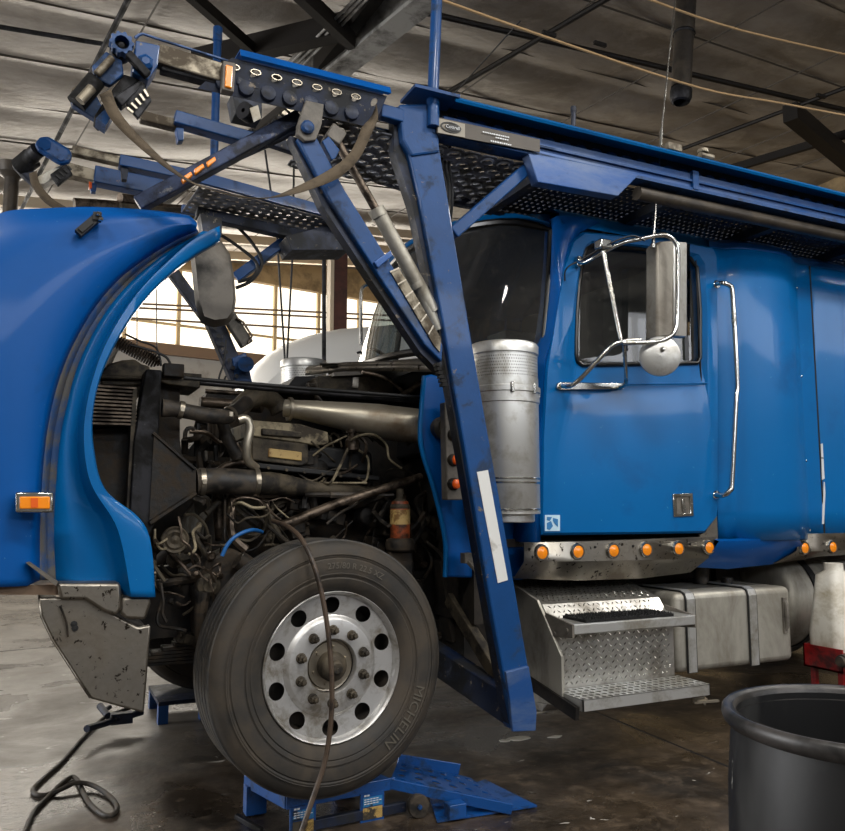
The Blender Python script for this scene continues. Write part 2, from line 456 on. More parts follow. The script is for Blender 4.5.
while b < B1:
    b += 1.9; bb = round(b/1.9)*1.9
    sm.tube([bp_(bb, D0, ceil_z(bb)-.088), bp_(bb, D1, ceil_z(bb)-.088)], .009, 5)
tag(obj('ceiling_seams', sm, M['seamtape'], smooth=0), 'dark seams between the insulation blankets', kind='structure')
rf = MB(); rf.grid([[bp_(B0-.2, D0-.2, ceil_z(B0)+.06), bp_(B1+.2, D0-.2, ceil_z(B1)+.06)], [bp_(B0-.2, D1+.2, ceil_z(B0)+.06), bp_(B1+.2, D1+.2, ceil_z(B1)+.06)]])
tag(obj('roof_deck', rf, M['purlin'], smooth=0, solid=.03, off=1), 'metal roof deck above the insulation', kind='structure')

# far wall: grey block base, brown ledge, daylight windows, cream siding above
w = MB()
WB = 4.3; WT = 6.0
w.box(bp_((B0+B1)/2, D1+.1, WB/2), (B1-B0, .2, WB), ROT)
tag(obj('wall_back', w, M['wallgrey'], smooth=0), 'pale grey back wall below the windows', kind='structure')
w = MB(); w.box(bp_((B0+B1)/2, D1+.06, 4.40), (B1-B0, .34, .22), ROT)
tag(obj('trim_2', w, M['ledge'], smooth=0), 'brown ledge under the daylight windows', kind='structure')
w = MB(); w.box(bp_((B0+B1)/2, D1+.1, 6.9), (B1-B0, .2, 1.6), ROT)
tag(obj('wall_back_upper', w, M['wallrib'], smooth=0), 'cream siding above the daylight windows', kind='structure')
w = MB(); w.box(bp_((B0+B1)/2, D1+.16, 5.15), (B1-B0, .02, 1.95), ROT)
wo = tag(obj('window_1', w, M['daylight'], smooth=0), 'long row of bright frosted daylight windows', kind='structure')
m = MB()
b = B0+.3
while b < B1:
    m.box(bp_(b, D1+.08, 5.15), (.07, .08, 1.95), ROT); b += 1.05
m.box(bp_((B0+B1)/2, D1+.1, 4.95), (B1-B0, .04, .05), ROT)
obj('window_frame', m, M['mullion'], wo, smooth=0)
# side and front walls
for nm, bb in (('wall_left', B0-.1), ('wall_right', B1+.1)):
    w = MB(); w.box(bp_(bb, (D0+D1)/2, 4), (.2, D1-D0, 8), ROT)
    tag(obj(nm, w, M['wallgrey'] if nm == 'wall_left' else M['wallrib'], smooth=0), 'plain workshop side wall', kind='structure')
w = MB(); w.box(bp_((B0+B1)/2, D0-.1, 2.25), (B1-B0, .2, 4.5), ROT); w.box(bp_((B0+B1)/2, D0-.1, 6.7), (B1-B0, .2, 2.2), ROT)
tag(obj('wall_front', w, M['wallgrey'], smooth=0), 'workshop wall behind the viewer', kind='structure')
w = MB(); w.box(bp_((B0+B1)/2, D0-.12, 5.05), (B1-B0, .02, 1.15), ROT)
M['daylight2'] = mat('front_daylight_pane', '#e8e4d8', .6, 0, emit='#eef3ff', estr=3.0)
wo = tag(obj('window_2', w, M['daylight2'], smooth=0), 'row of daylight windows behind the viewer', kind='structure')
m = MB(); b = B0+.3
while b < B1:
    m.box(bp_(b, D0-.06, 5.05), (.12, .08, 1.15), ROT); b += 1.3
obj('window_frame', m, M['mullion'], wo, smooth=0)

# cream purlins showing under the roof near the window wall
for k, d in enumerate((12.6, 13.7, 14.8)):
    m = MB(); m.beam(bp_(B0, d, ceil_z(B0)-.22), bp_(B1, d, ceil_z(B1)-.22), .09, .16)
    tag(obj('ceiling_beam', m, M['cream_steel'], smooth=0), 'cream roof beam in front of the windows', kind='structure')

# column
cpos = at(341, 300, 11.0)
m = MB(); m.box((cpos.x, 11, 2.9), (.10, .26, 5.8)); m.box((cpos.x-.07, 10.88, 2.9), (.22, .03, 5.8)); m.box((cpos.x-.07, 11.12, 2.9), (.22, .03, 5.8))
tag(obj('pillar', m, M['rust'], smooth=0), 'rusty brown steel roof column behind the truck', kind='structure')
m = MB(); m.box((cpos.x-.19, 10.93, 2.9), (.055, .16, 5.8))
tag(obj('pillar_casing', m, M['cream_steel'], smooth=0), 'cream casing strip on the brown roof column', kind='structure')

# roof girder of grey steel, with dark braces
G0 = atz(338, 72, 5.35); G1 = atz(436, -6, 5.35); gd = (G1-G0).normalized()
m = MB()
p, q = G0-gd*1.2, G1+gd*3
m.beam(p, q, .22, .035); m.beam(p+V(0, 0, .42), q+V(0, 0, .42), .22, .035); m.beam(p+V(0, 0, .21), q+V(0, 0, .21), .03, .4)
tag(obj('ceiling_beam', m, M['girder'], smooth=0), 'grey steel roof girder above the loading ramps', kind='structure')
def bar(px0, py0, z0, px1, py1, z1, w_, h_, mt='purlin', lab='dark roof truss member', name='ceiling_beam'):
    m = MB(); m.beam(atz(px0, py0, z0), atz(px1, py1, z1), w_, h_)
    return tag(obj(name, m, M[mt], smooth=0), lab, kind='structure')
bar(195, 62, 5.5, 345, 26, 5.5, .13, .2, lab='dark horizontal truss chord above the ramps')
bar(165, -28, 5.45, 285, 78, 5.45, .07, .1, lab='dark truss diagonal left of the girder')
bar(265, -40, 5.4, 352, 42, 5.4, .08, .14, lab='dark truss diagonal crossing beside the girder')
bar(392, -30, 5.6, 318, 66, 5.6, .1, .2, lab='deep dark roof girder left of the grey one')
bar(150, 215, 5.2, 300, 95, 5.2, .06, .08, lab='thin roof brace seen between the ramps')
bar(790, 112, 5.75, 900, 205, 5.75, .16, .2, lab='dark roof brace at the right')
bar(700, 178, 5.9, 900, 118, 5.9, .06, .1, lab='dark roof purlin at the far right')
for i, (a0, a1) in enumerate((((-60, 16), (560, 122)), ((-80, 88), (300, 160)), ((480, 205), (900, 255)))):
    if i == 0:
        continue
# conduits running beside the girder
for k_ in range(3):
    m = MB(); m.tube([atz(300-k_*9, 68+k_*2, 5.42), atz(372-k_*6, -6, 5.42)], .012, 8)
    tag(obj('ceiling_conduit', m, M['girder']), ['conduit nearest the grey girder', 'middle conduit beside the grey girder', 'conduit farthest left beside the grey girder'][k_], 'conduit', 'conduits beside the girder')
# pipes under the ceiling
def pipe(nm, pts, r, mt, lab, cat, grp=None, k=0):
    m = MB(); m.tube(pts, r, 8, k=k); return tag(obj(nm, m, M[mt]), lab, cat, grp)
def Q(px, py, z): return atz(px, py, z)
def ext(a, b, e0, e1):
    d = (b-a); return [a-d*e0, b+d*e1]
pipe('sprinkler_pipe', ext(Q(128, 0, 5.3), Q(20, 212, 5.3), .3, .3), .025, 'darksteel', 'thin dark pipe rising behind the ramp rollers at left', 'pipe')
pipe('sprinkler_pipe', ext(Q(0, 27, 5.45), Q(103, 44, 5.45), .5, .1), .022, 'darksteel', 'thin pipe along the ceiling at the upper left', 'pipe')
pipe('sprinkler_pipe', ext(Q(500, 30, 5.8), Q(845, 110, 6.2), .5, .4), .03, 'purlin', 'long dark pipe running along the ceiling behind the hanging duct', 'pipe')
pipe('sprinkler_pipe', ext(Q(440, 97, 5.7), Q(605, 0, 5.7), .05, .4), .026, 'purlin', 'dark pipe crossing the ceiling right of the upright blue post', 'pipe')
pipe('sprinkler_pipe', ext(Q(690, 146, 6.05), Q(845, 88, 6.05), .05, .4), .026, 'purlin', 'dark pipe crossing the ceiling above the sleeper', 'pipe')
def hanger(px, py, z, lab):
    m = MB(); p = Q(px, py, z-.45)
    for s_ in (-.05, .05): m.beam(p+V(s_, 0, 0), p+V(s_, 0, .75), .03, .03)
    m.box(p+V(0, 0, .0), (.13, .03, .03))
    tag(obj('pipe_hanger', m, M['purlin'], smooth=0), lab, 'hanger', 'pipe hangers on the ceiling')
hanger(549, 34, 5.7, 'forked pipe hanger on the ceiling nearest the blue post')
hanger(821, 96, 6.1, 'forked pipe hanger on the ceiling at the far right')
hanger(600, 44, 5.9, 'small pipe hanger left of the hanging duct')
# ropes, cords strung across
pipe('ceiling_rope', [at(436, -2, 3.6), at(560, 42, 3.75), at(700, 88, 4), at(780, 103, 4.1), at(880, 122, 4.2)], .008, 'ropem', 'tan cord strung across below the hanging duct', 'cord', k=5)
pipe('ceiling_rope', [at(640, -4, 3.8), at(740, 30, 4.0), at(880, 62, 4.2)], .008, 'ropem', 'tan cord strung across the upper right corner', 'cord', k=5)
pipe('ceiling_rope', [Q(520, 10, 5.5)+V(0, 0, -.1), Q(446, 103, 5.2)], .006, 'wire', 'thin wire slanting beside the upright blue post', 'cord')
pipe('ceiling_conduit', [Q(470, 150, 5.5), Q(640, 170, 5.7), Q(900, 232, 6.0)], .012, 'girder', 'thin bright conduit low on the ceiling behind the top rail', 'conduit', k=5)
for k_, (x_, y0, y1, Y_) in enumerate(((277, 236, 362, 6.2), (293, 246, 360, 6.4))):
    pipe('ceiling_cable', [at(x_-12 if k_ == 0 else x_+1, 150, Y_), at(x_, y0, Y_), at(x_+8-14*k_, y1, Y_)], .009, 'wire', ['dark hanging cord leaning right behind the far ramp', 'dark hanging cord leaning left behind the far ramp'][k_], 'cord')
pipe('hanging_pole', [at(324, 180, 7.5), at(324, 380, 7.5)], .022, 'darksteel', 'slim dark pole just left of the brown column', 'pole')
pipe('ceiling_cable', [at(137, 268, 9), at(137, 350, 9)], .006, 'wire', 'leftmost thin cord in front of the windows', 'cord')
pipe('ceiling_cable', [at(156, 262, 9), at(157, 355, 9)], .006, 'wire', 'thin cord in front of the windows seen through the wheel arch', 'cord')
for k_, (ya, yb) in enumerate(((303, 312), (307, 317), (317, 330))):
    pipe('wall_conduit', [at(60, ya-3, 14.6), at(420, yb+5, 14.9)], .02, 'ledge', ['upper', 'middle', 'lower'][k_]+' of three thin pipes across the daylight windows', 'pipe', 'pipes across the windows')
# hanging cables forming loops near the far ramp
# exhaust extraction duct
d0 = at(688, -36, 5.0); d1 = at(681, 88, 5.0)
g = MB(); pr = []
L_ = (d1-d0).length
for i in range(60):
    t = i/59; pr.append((.085+(.006 if i % 2 else 0)*(1 if t < .55 else .3), L_*t))
g.lathe(pr, d0, d1-d0, 20)
du = empty('exhaust_duct', d0); tag(du, 'grimy black exhaust extraction duct hanging from the ceiling', 'duct')
obj('duct_tube', g, M['duct'], du)
g = MB(); g.lathe([(.088, -.02), (.094, .0), (.094, .06), (.08, .10), (.06, .11), (.06, .03)], d1-V(0, 0, .03), d1-d0, 20); obj('nozzle', g, M['darksteel'], du)
g = MB(); g.lathe([(.092, 0), (.098, .015), (.092, .03)], d0+(d1-d0)*.56, d1-d0, 20); obj('clamp_ring', g, M['darksteel'], du)
# vent pipe at far left
v0 = atz(12, 176, 5.45)
g = MB(); g.lathe([(.20, .14), (.17, .02), (.09, -.04), (.085, -.08), (.085, -1.9)], v0, (0, 0, 1), 20, caps=True)
tag(obj('vent_pipe', g, M['duct']), 'dark vent pipe dropping from the ceiling behind the raised hood at far left', 'pipe')
# bundle of long pipes lying behind the hood
for i, (y0, y1, x0, x1, mt) in enumerate(((204, 210, 74, 188, 'rodm'), (209, 214, 120, 196, 'grime2'), (199, 204, 120, 160, 'rodm'))):
    pipe('stored_pipe', [at(x0, y0-1, 7.0), at(x1, y1, 7.2)], .045, mt, ['longest rusty pipe behind the raised hood', 'rusty pipe behind the hood nearest the far walkway', 'short rusty pipe on top behind the hood'][i], 'pipe', 'rusty pipes behind the hood')
# big white rounded tank in the background
g = MB(); o = at(345, 440, 9.8)
pr = []; R_ = 1.05
tc_ = atz(345, 505, 1.33)
base = at(330, 402, 9.8)
rows = []
prof = [(238, 390), (250, 369), (265, 356), (285, 344), (310, 335), (340, 329), (380, 326), (420, 322), (480, 322), (540, 326)]
for Yq, sh, lift in ((9.0, 0, -10), (9.3, 0, -3), (9.8, 0, 0), (10.4, 0, -3), (10.8, 0, -12)):
    pts = []
    for x, y in prof:
        p = at(x, y, 9.8); pts.append(V(p.x, Yq, p.z+lift*.03))
    rows.append(pts)
front = [V(p.x, 8.95, .9) for p in rows[0]]
g.grid([front]+rows+[[V(p.x, 10.85, .9) for p in rows[-1]]])
bt = tag(obj('white_tank', g, M['vinyl'], smooth=60), 'large white rounded tank trailer standing behind the truck', 'trailer')
g = MB()
x0_, x1_ = rows[0][1].x, rows[0][-1].x
for xx in (x0_+.8, x1_-1.2):
    for yy in (9.2, 10.6):
        g = MB(); g.cyl((xx, yy-.12, .45), (xx, yy+.12, .45), .45, 24); obj('wheel', g, M['rubber'], bt)
g = MB(); g.span(x0_+.3, x1_, 9.2, 10.6, .8, .95); obj('chassis', g, M['frame'], bt, smooth=0)
# sill-height dark equipment under the window wall
g = MB(); g.box(bp_(2.6, 14.6, .6), (3.4, .7, 1.2), ROT); g.box(bp_(2.6, 14.6, 1.22), (3.5, .8, .05), ROT)
for k in range(4): g.box(bp_(1.3+k*.85, 14.24, .6), (.78, .02, 1.0), ROT)
tag(obj('workbench_cabinet', g, M['wallgrey'], smooth=0), 'long pale cabinet against the back wall', 'cabinet')
# ================================================================== THE TRUCK
truck = tag(empty('car_hauler_truck', (1.6, 4.4, 0)), 'blue car-hauler truck with its hood tilted open and loading rack over the cab', 'truck')
YC = 4.45            # centreline
# ---------------------------------------------------------------- wheel
STEER = math.radians(5)
def wheel(side_y, cx, cz, nm, detail=True, steer=STEER, flip=1):
    c0 = V(cx, side_y, cz)
    w = empty(nm, c0, truck)
    ax = V(-math.sin(steer)*-1, math.cos(steer), 0)*flip      # from outer face inward
    ax = V(-math.sin(steer), math.cos(steer), 0)*flip
    e1 = V(math.cos(steer), math.sin(steer), 0); e2 = V(0, 0, 1)
    def pol(r, t, a): return c0+e1*(r*math.cos(t))+e2*(r*math.sin(t))+ax*a
    R = .52
    pr = [(.300, .035), (.318, .012), (.345, -.002), (.36, -.006), (.365, -.003), (.372, -.006), (.41, -.010), (.44, -.008), (.445, -.003), (.452, -.006), (.475, .0), (.495, .010), (.507, .022), (.514, .034)]
    g = MB(); g.lathe(pr+[(.3, .245)][:0], c0, ax, 96)
    inn = [(r, .27-a) for r, a in reversed(pr)]
    tr = [(.514, .034)]
    for k in range(5):
        a0 = .036+k*.042; tr += [(.520, a0), (.5205, a0+.030), (.508, a0+.032), (.508, a0+.040)]
    tr = tr[:-2]+[(.514, .236)]
    g.lathe(inn, c0, ax, 96)
    t = obj('tire', g, M['rubber'], w, smooth=28)
    g = MB(); g.lathe(tr, c0, ax, 96); obj('tread', g, M['rubber_tread'], w, smooth=20)
    if detail:
        g = MB()
        def arc(txt, r0, tc_, size, step=None):
            def fn(x, y, z):
                th = tc_-x/r0; return pol(r0+y, th, -.0115-.002)
            g.text(txt, fn, size)
        arc('MICHELIN', .392, math.radians(-36), .062)
        arc('275/80 R 22.5 XZ', .402, math.radians(78), .036)
        obj('tire_lettering', g, M['tire_text'], w, smooth=0)
        g = MB(); g.lathe([(.378, -.0125), (.381, -.0135), (.384, -.0125)], c0, ax, 96); g.lathe([(.457, -.009), (.46, -.010), (.463, -.008)], c0, ax, 96)
        obj('tire_ridge', g, M['rubber'], w)
    # rim disc with ten hand holes
    g = MB()
    def rimdepth(r):
        if r > .287: return .028-(r-.287)*.6
        if r > .205: return .05+(.287-r)*.10
        if r > .185: return .058-(.205-r)/.02*.018
        return .040
    n = 10
    for k in range(n):
        t0 = 2*math.pi*k/n; t1 = 2*math.pi*(k+1)/n
        fn = lambda u, v: pol(.208+(.287-.208)*u, t0+(t1-t0)*v, rimdepth(.208+(.287-.208)*u)-.006)
        g.holecell(fn, 0, 1, 0, 1, .43, .23, 24)
    g.lathe([(.208, .051), (.200, .046), (.192, .036), (.186, .034), (.112, .034), (.108, .038), (.106, .06)], c0, ax, 60)
    g.lathe([(.287, .045), (.291, .030), (.297, .018), (.304, .012), (.307, .015), (.306, .028), (.298, .04)], c0, ax, 80)
    obj('rim', g, M['rim'], w, smooth=40, weld=True)
    g = MB(); g.lathe([(.285, .045), (.27, .10), (.262, .22)], c0, ax, 48); g.lathe([(.27, .15), (.10, .15)], c0, ax, 48)
    obj('brake_drum', g, M['frame'], w)
    g = MB(); g.lathe([(.106, .07), (.098, .072), (.095, .06), (.05, .06)], c0, ax, 40)
    for k in range(6):
        t = k*math.pi/3+.3; g.cyl(pol(.076, t, .062), pol(.076, t, .05), .007, 6)
    obj('hub_flange', g, M['clamp'], w)
    g = MB(); g.lathe([(.058, .065), (.06, .02), (.052, .006), (.04, .0), (.030, -.002), (.028, -.016), (.02, -.022), (.001, -.022)], c0, ax, 32)
    obj('hub_cap', g, M['grime2'], w)
    for k in range(n):
        t = 2*math.pi*(k+.5)/n; p = pol(.147, t, .034)
        g = MB()
        g.lathe([(.021, 0), (.021, -.006), (.017, -.010)], p, ax, 16)
        g.lathe([(.0165, -.006), (.0165, -.030), (.011, -.033)], p, ax, 6)
        g.lathe([(.009, -.03), (.009, -.048), (.001, -.050)], p, ax, 10)
        obj('lug_nut', g, M['grime2'], w, smooth=30)
    return w, pol
wheel(3.2, 1.132, .668, 'wheel')
wheel(5.7, 1.06, .655, 'wheel', False, 0.05, -1)

# ---------------------------------------------------------------- hood
def resample(pts, n):
    pts = [Vector(p) for p in pts]; d = [0]
    for a, b in zip(pts, pts[1:]): d.append(d[-1]+(b-a).length)
    out = []; k = 0
    for i in range(n):
        t = d[-1]*i/(n-1)
        while k < len(pts)-2 and d[k+1] < t: k += 1
        f = (t-d[k])/max(1e-9, d[k+1]-d[k]); out.append(pts[k].lerp(pts[k+1], f))
    return out
C0 = [(195, 223), (191, 217), (184, 214), (150, 210), (100, 207), (50, 208), (0, 213), (-50, 240), (-90, 300), (-110, 400), (-110, 500), (-110, 588)]
C1 = [(196, 229), (186, 231), (170, 236), (145, 253), (118, 273), (95, 298), (74, 329), (58, 363), (47, 398), (40, 440), (35, 485), (31, 530), (27, 586)]
C1b = [(198, 230.5), (190, 234), (175, 241), (150, 256), (123, 276), (100, 301), (80, 332), (64, 366), (53, 402), (46, 440), (42, 485), (40, 530), (40, 580)]
C2 = [(202, 231.5), (196, 236), (178, 245), (154, 262), (130, 283), (108, 309), (90, 339), (76, 371), (67, 405), (60, 440), (56, 485), (54, 530), (56, 582)]
C3 = [(214, 231), (205, 235), (186, 246), (164, 266), (142, 288), (122, 314), (104, 345), (92, 376), (84, 406), (80, 440), (86, 485), (108, 530), (122, 594)]
C4 = [(220, 240), (213, 244.5), (196, 254), (173, 271), (151, 292), (131, 317), (113, 348), (100, 378), (93, 410), (93, 445), (105, 490), (146, 528), (155, 597)]
NP = 60
def crv(c, Y, dz=0):
    return resample(smooth_path([at(x, y, Y) for x, y in c], 6), NP)
c0_ = crv(C0, 3.2); c1_ = crv(C1, 3.18); c1b = crv(C1b, 3.215); c2_ = crv(C2, 3.27); c3_ = crv(C3, 3.26); c4_ = crv(C4, 3.16)
hood_rows = []
for k in range(9):
    t = k/8
    hood_rows.append([a.lerp(b, t)+V(0, -.03*min(1, 4*t)*min(1, 5*(1-t)), 0) for a, b in zip(c0_, c1_)])
g = MB()
capx = lambda c, Y: [V(min(p.x, c), Y, p.z-.01) for p in c0_]
far0 = capx(0, 5.5)
edge = [V(p.x, p.y+.03, p.z-.002) for p in c0_]
g.grid([far0, capx(.06, 3.7), capx(.28, 3.45), capx(.48, 3.3), edge]+hood_rows+[c1b])
hood = obj('hood', g, M['paint'], truck, smooth=50, solid=.006, off=-1)
g = MB(); g.grid([c1b, [a.lerp(b, .5)+V(0, .03, 0) for a, b in zip(c1b, c2_)], c2_])
obj('fender_recess', g, M['dirty'], hood, smooth=60, solid=.004)
g = MB()
m1 = [a.lerp(b, .35)+V(0, .0, 0) for a, b in zip(c2_, c3_)]; m2 = [a.lerp(b, .85)+V(0, .02, 0) for a, b in zip(c2_, c3_)]
c35 = [V(*a.lerp(b, .22)) for a, b in zip(c3_, c4_)]; c35 = [V(p.x, 3.15, p.z) for p in c35]; c36 = [V(*a.lerp(b, .85)) for a, b in zip(c3_, c4_)]; c36 = [V(p.x, 3.15, p.z) for p in c36]
c5_ = [p+V(0, .05, 0) for p in c4_]
g.grid([c2_, m1, m2, c3_, c35, c36, c4_, c5_])
obj('fender_flare', g, M['paint_door'], hood, smooth=60, solid=.004)
# far fender, seen through the arch as a dark liner
g = MB()
fp = [at(x, y, 5.3) for x, y in ((96, 300), (112, 316), (119, 330), (121, 345), (108, 372), (96, 388), (80, 420), (60, 420), (60, 300))]
g.prism(fp, (0, .12, 0)); obj('far_fender_liner', g, M['plas_grey'], hood, bevel=.02)
# inner splash guard hanging at the hood tip
sg = [(191, 240), (200, 236), (214, 238), (222, 242), (230, 254), (234, 275), (236, 300), (234, 316), (229, 323), (215, 325), (203, 321), (197, 300), (194, 270)]
g = MB()
ctr = at(214, 282, 3.42)
o_ = [at(x, y, 3.46) for x, y in sg]; i_ = [at(x, y, 3.40).lerp(ctr, .12) for x, y in sg]; i2 = [p.lerp(ctr, .5)+V(0, -.008, 0) for p in i_]
bk = [p+V(0, .05, 0) for p in o_]
g.grid([bk, o_, i_, i2], closed=True); g.add(i2, [tuple(range(len(i2)))]); g.add(bk, [tuple(range(len(bk)))])
obj('splash_guard', g, M['plas_grey'], hood, smooth=60, weld=True)
# hood latch
g = MB(); a = at(78, 234, 3.13); b = at(97, 218, 3.13)
g.beam(a, b, .03, .035, up=(0, 1, 0)); g.beam(a.lerp(b, .1)+V(0, -.02, 0), a.lerp(b, .7)+V(0, -.02, 0), .02, .012, up=(0, 1, 0))
g.box(b+V(0, -.01, 0), (.03, .03, .03)); obj('hood_latch', g, M['black'], hood, smooth=0)
g = MB(); g.cyl(b+V(-.004, -.035, .006), b+V(.012, -.035, .006), .008, 8); g.cyl(b+V(.004, -.03, -.012), b+V(.02, -.03, -.012), .008, 8); obj('latch_roller', g, M['chrome'], hood)
# side marker on the fender
def rect_pts(x0, y0, x1, y1, Y): return [at(x0, y0, Y), at(x1, y0, Y), at(x1, y1, Y), at(x0, y1, Y)]
g = MB(); g.prism(rect_pts(15.5, 492, 53.5, 512.5, 3.08), (0, .07, 0)); h1 = obj('side_marker', g, M['chrome'], hood, bevel=.006)
g = MB(); g.prism(rect_pts(19.5, 496.5, 50, 509, 3.07), (0, .02, 0)); obj('amber_lens', g, M['amber'], h1, bevel=.004)
g = MB(); g.prism(rect_pts(31, 498, 38, 507.5, 3.066), (0, .01, 0)); obj('bulb_shadow', g, M['red_lens'], h1)
# bottom lip strips
g = MB(); g.prism([at(x, y, 3.2) for x, y in ((-110, 585), (58, 585), (72, 590), (58, 595), (-110, 594))], (0, .5, 0)); obj('hood_bottom_strip', g, M['ledge'], hood, smooth=0)
g = MB(); g.prism([at(x, y, 3.14) for x, y in ((26, 563), (29, 562), (58, 582), (56, 586))], (0, .05, 0)); obj('recess_flap', g, M['plas_grey'], hood, smooth=0)
g = MB()
g.prism([at(x, y, 3.17) for x, y in ((56, 583), (121, 583), (122, 608), (117, 616), (104, 612), (85, 600), (60, 600))], (0, .12, 0))
obj('trim_tab', g, M['stainless'], hood, bevel=.012)
g = MB(); g.prism([at(x, y, 3.18) for x, y in ((122, 597), (150, 597), (151, 604), (146, 620), (125, 619), (119, 612))], (0, .1, 0)); obj('trim_tab', g, M['stainless'], hood, bevel=.012)
# hood spring and cable
a = at(106, 336, 3.9); b = at(160, 364, 3.9); pts = []
dv = (b-a); ux = dv.normalized(); e1 = ux.cross(V(0, 1, 0)).normalized(); e2 = ux.cross(e1)
for i in range(22*12+1):
    t = i/264; th = 2*math.pi*22*t; rr = .03*min(1, (1-t)*8+.2); pts.append(a+dv*t+e1*rr*math.cos(th)+e2*rr*math.sin(th))
g = MB(); g.tube(pts, .0042, 5); obj('hood_spring', g, M['rodm'], truck)
g = MB(); g.tube([at(125, 334, 3.9), at(140, 341, 3.9), at(155, 347, 3.9), at(160, 358, 3.9), at(161, 366, 3.9)], .005, 6, k=5); obj('hood_cable', g, M['wire'], truck)

# ---------------------------------------------------------------- bumper
bz = [(38, 598), (85, 597), (119, 617), (138, 627), (151, 625), (149, 650), (147, 680), (144, 713), (120, 707), (91, 699), (76, 677), (52, 640), (41, 617)]
g = MB(); f0 = [at(x, y, 3.2) for x, y in bz]
g.prism(f0, (0, .025, 0))
bu = obj('bumper', g, M['stainless'], truck, bevel=.008)
g = MB()
pa = [at(x, y, 3.2) for x, y in ((39, 599), (41, 617), (52, 640), (76, 677), (90, 698))]
g.grid([pa, [V(p.x+.0, 3.4, p.z) for p in pa], [V(p.x-.02, 4.5, p.z) for p in pa], [V(p.x, 5.6, p.z) for p in pa]])
obj('bumper_face', g, M['stainless'], bu, solid=.006)
g = MB(); g.tube([at(60, 606, 3.19), at(66, 622, 3.19), at(68, 637, 3.19)], .004, 5, k=4); obj('scratch_bracket', g, M['grime'], bu)
for px_, py_ in ((74, 624), (75, 628)): 
    g = MB(); g.lathe([(.012, 0), (.012, -.004), (.001, -.005)], at(px_, py_, 3.2), (0, 1, 0), 8); obj('bolt_hole', g, M['black'], bu)
# ---------------------------------------------------------------- chassis
g = MB()
for y in (3.98, 4.92): g.span(.35, 7.2, y-.04, y+.04, .72, .98)
for x in (.4, 1.6, 2.6, 3.6, 4.8, 6): g.span(x, x+.1, 3.98, 4.92, .76, .94)
fr = obj('chassis_frame', g, M['frame'], truck, smooth=0)
g = MB(); g.tube([V(1.06, 3.5, .66), V(1.06, 3.8, .52), V(1.06, 5.1, .52), V(1.06, 5.4, .66)], [.07, .06, .06, .07], 10, k=3)
g.span(.9, 1.22, 3.88, 4.08, .5, .62)
obj('front_axle', g, M['frame'], truck)
g = MB()
for k in range(6): g.span(.35+k*.05, 1.8-k*.05, 3.92, 4.02, .60+k*.016, .613+k*.016)
obj('leaf_spring', g, M['grime'], truck, smooth=0)
g = MB()
g.span(.22, .42, 3.4, 5.5, .70, .78); g.span(.28, .4, 3.3, 5.6, .82, .86)
obj('front_crossmember', g, M['frame'], truck, smooth=0)
# ---------------------------------------------------------------- radiator pack
RY = 3.75
rad = empty('radiator_pack', at(150, 530, RY), truck)
g = MB()
p = [at(92, 386, RY), at(136, 389, RY), at(136, 425, RY), at(92, 424, RY)]
for k in range(11):
    t = k/10
    a = p[0].lerp(p[3], t); b = p[1].lerp(p[2], t); g.beam(a+V(-.1, 0, 0), b, .05, .008)
obj('intercooler_fins', g, M['rodm'], rad, smooth=0)
g = MB(); g.prism([at(60, 388, RY+.04), at(136, 390, RY+.04), at(136, 426, RY+.04), at(60, 424, RY+.04)], (0, 1.3, 0)); obj('intercooler_core', g, M['grime'], rad, smooth=0)
g = MB(); g.prism([at(80, 430, RY+.1), at(134, 427, RY+.1), at(142, 560, RY+.1), at(80, 560, RY+.1)], (0, 1.3, 0)); obj('radiator_core', g, M['grime'], rad, smooth=0)
g = MB(); g.prism([at(x, y, RY+.12) for x, y in ((101, 386), (101, 372), (108, 364), (122, 360), (135, 359), (142, 364), (150, 366), (150, 386))], (0, 1.2, 0))
g.prism([at(x, y, RY+.09) for x, y in ((100, 374), (152, 376), (152, 380), (100, 379))], (0, .1, 0))
obj('radiator_top_tank', g, M['grime2'], rad, bevel=.01)
g = MB(); g.prism([at(x, y, RY-.05) for x, y in ((146, 369), (162, 370), (159, 425), (155, 520), (149, 540), (128, 540), (134, 440))], (0, .14, 0))
obj('side_rail', g, M['darksteel'], rad, bevel=.006)
g = MB(); g.prism([at(x, y, RY-.03) for x, y in ((133, 390), (137, 388), (132, 500), (126, 520))], (0, .1, 0)); obj('side_flange', g, M['grime2'], rad, smooth=0)
g = MB(); g.prism([at(x, y, RY+.08) for x, y in ((160, 372), (202, 375), (201, 384), (180, 389), (180, 440), (184, 470), (176, 505), (156, 520))], (0, .08, 0))
obj('shroud_plate', g, M['grime'], rad, bevel=.004)
g = MB(); g.prism([at(x, y, RY) for x, y in ((160, 371), (202, 374), (200, 388), (168, 384), (160, 381))], (0, .3, 0)); obj('top_bracket', g, M['grime2'], rad, bevel=.004)
g = MB(); g.box(at(173, 371, RY-.02), (.09, .06, .06)); g.cyl(at(168, 364, RY-.02), at(168, 374, RY-.02), .012, 8); g.cyl(at(177, 365, RY-.02), at(177, 374, RY-.02), .014, 8); obj('cable_anchor', g, M['grime'], rad, bevel=.005)
g = MB(); g.tube([at(130, 345, RY), at(150, 350, RY), at(166, 357, RY), at(171, 366, RY)], .006, 6, k=4); obj('overflow_wire', g, M['wire'], rad)
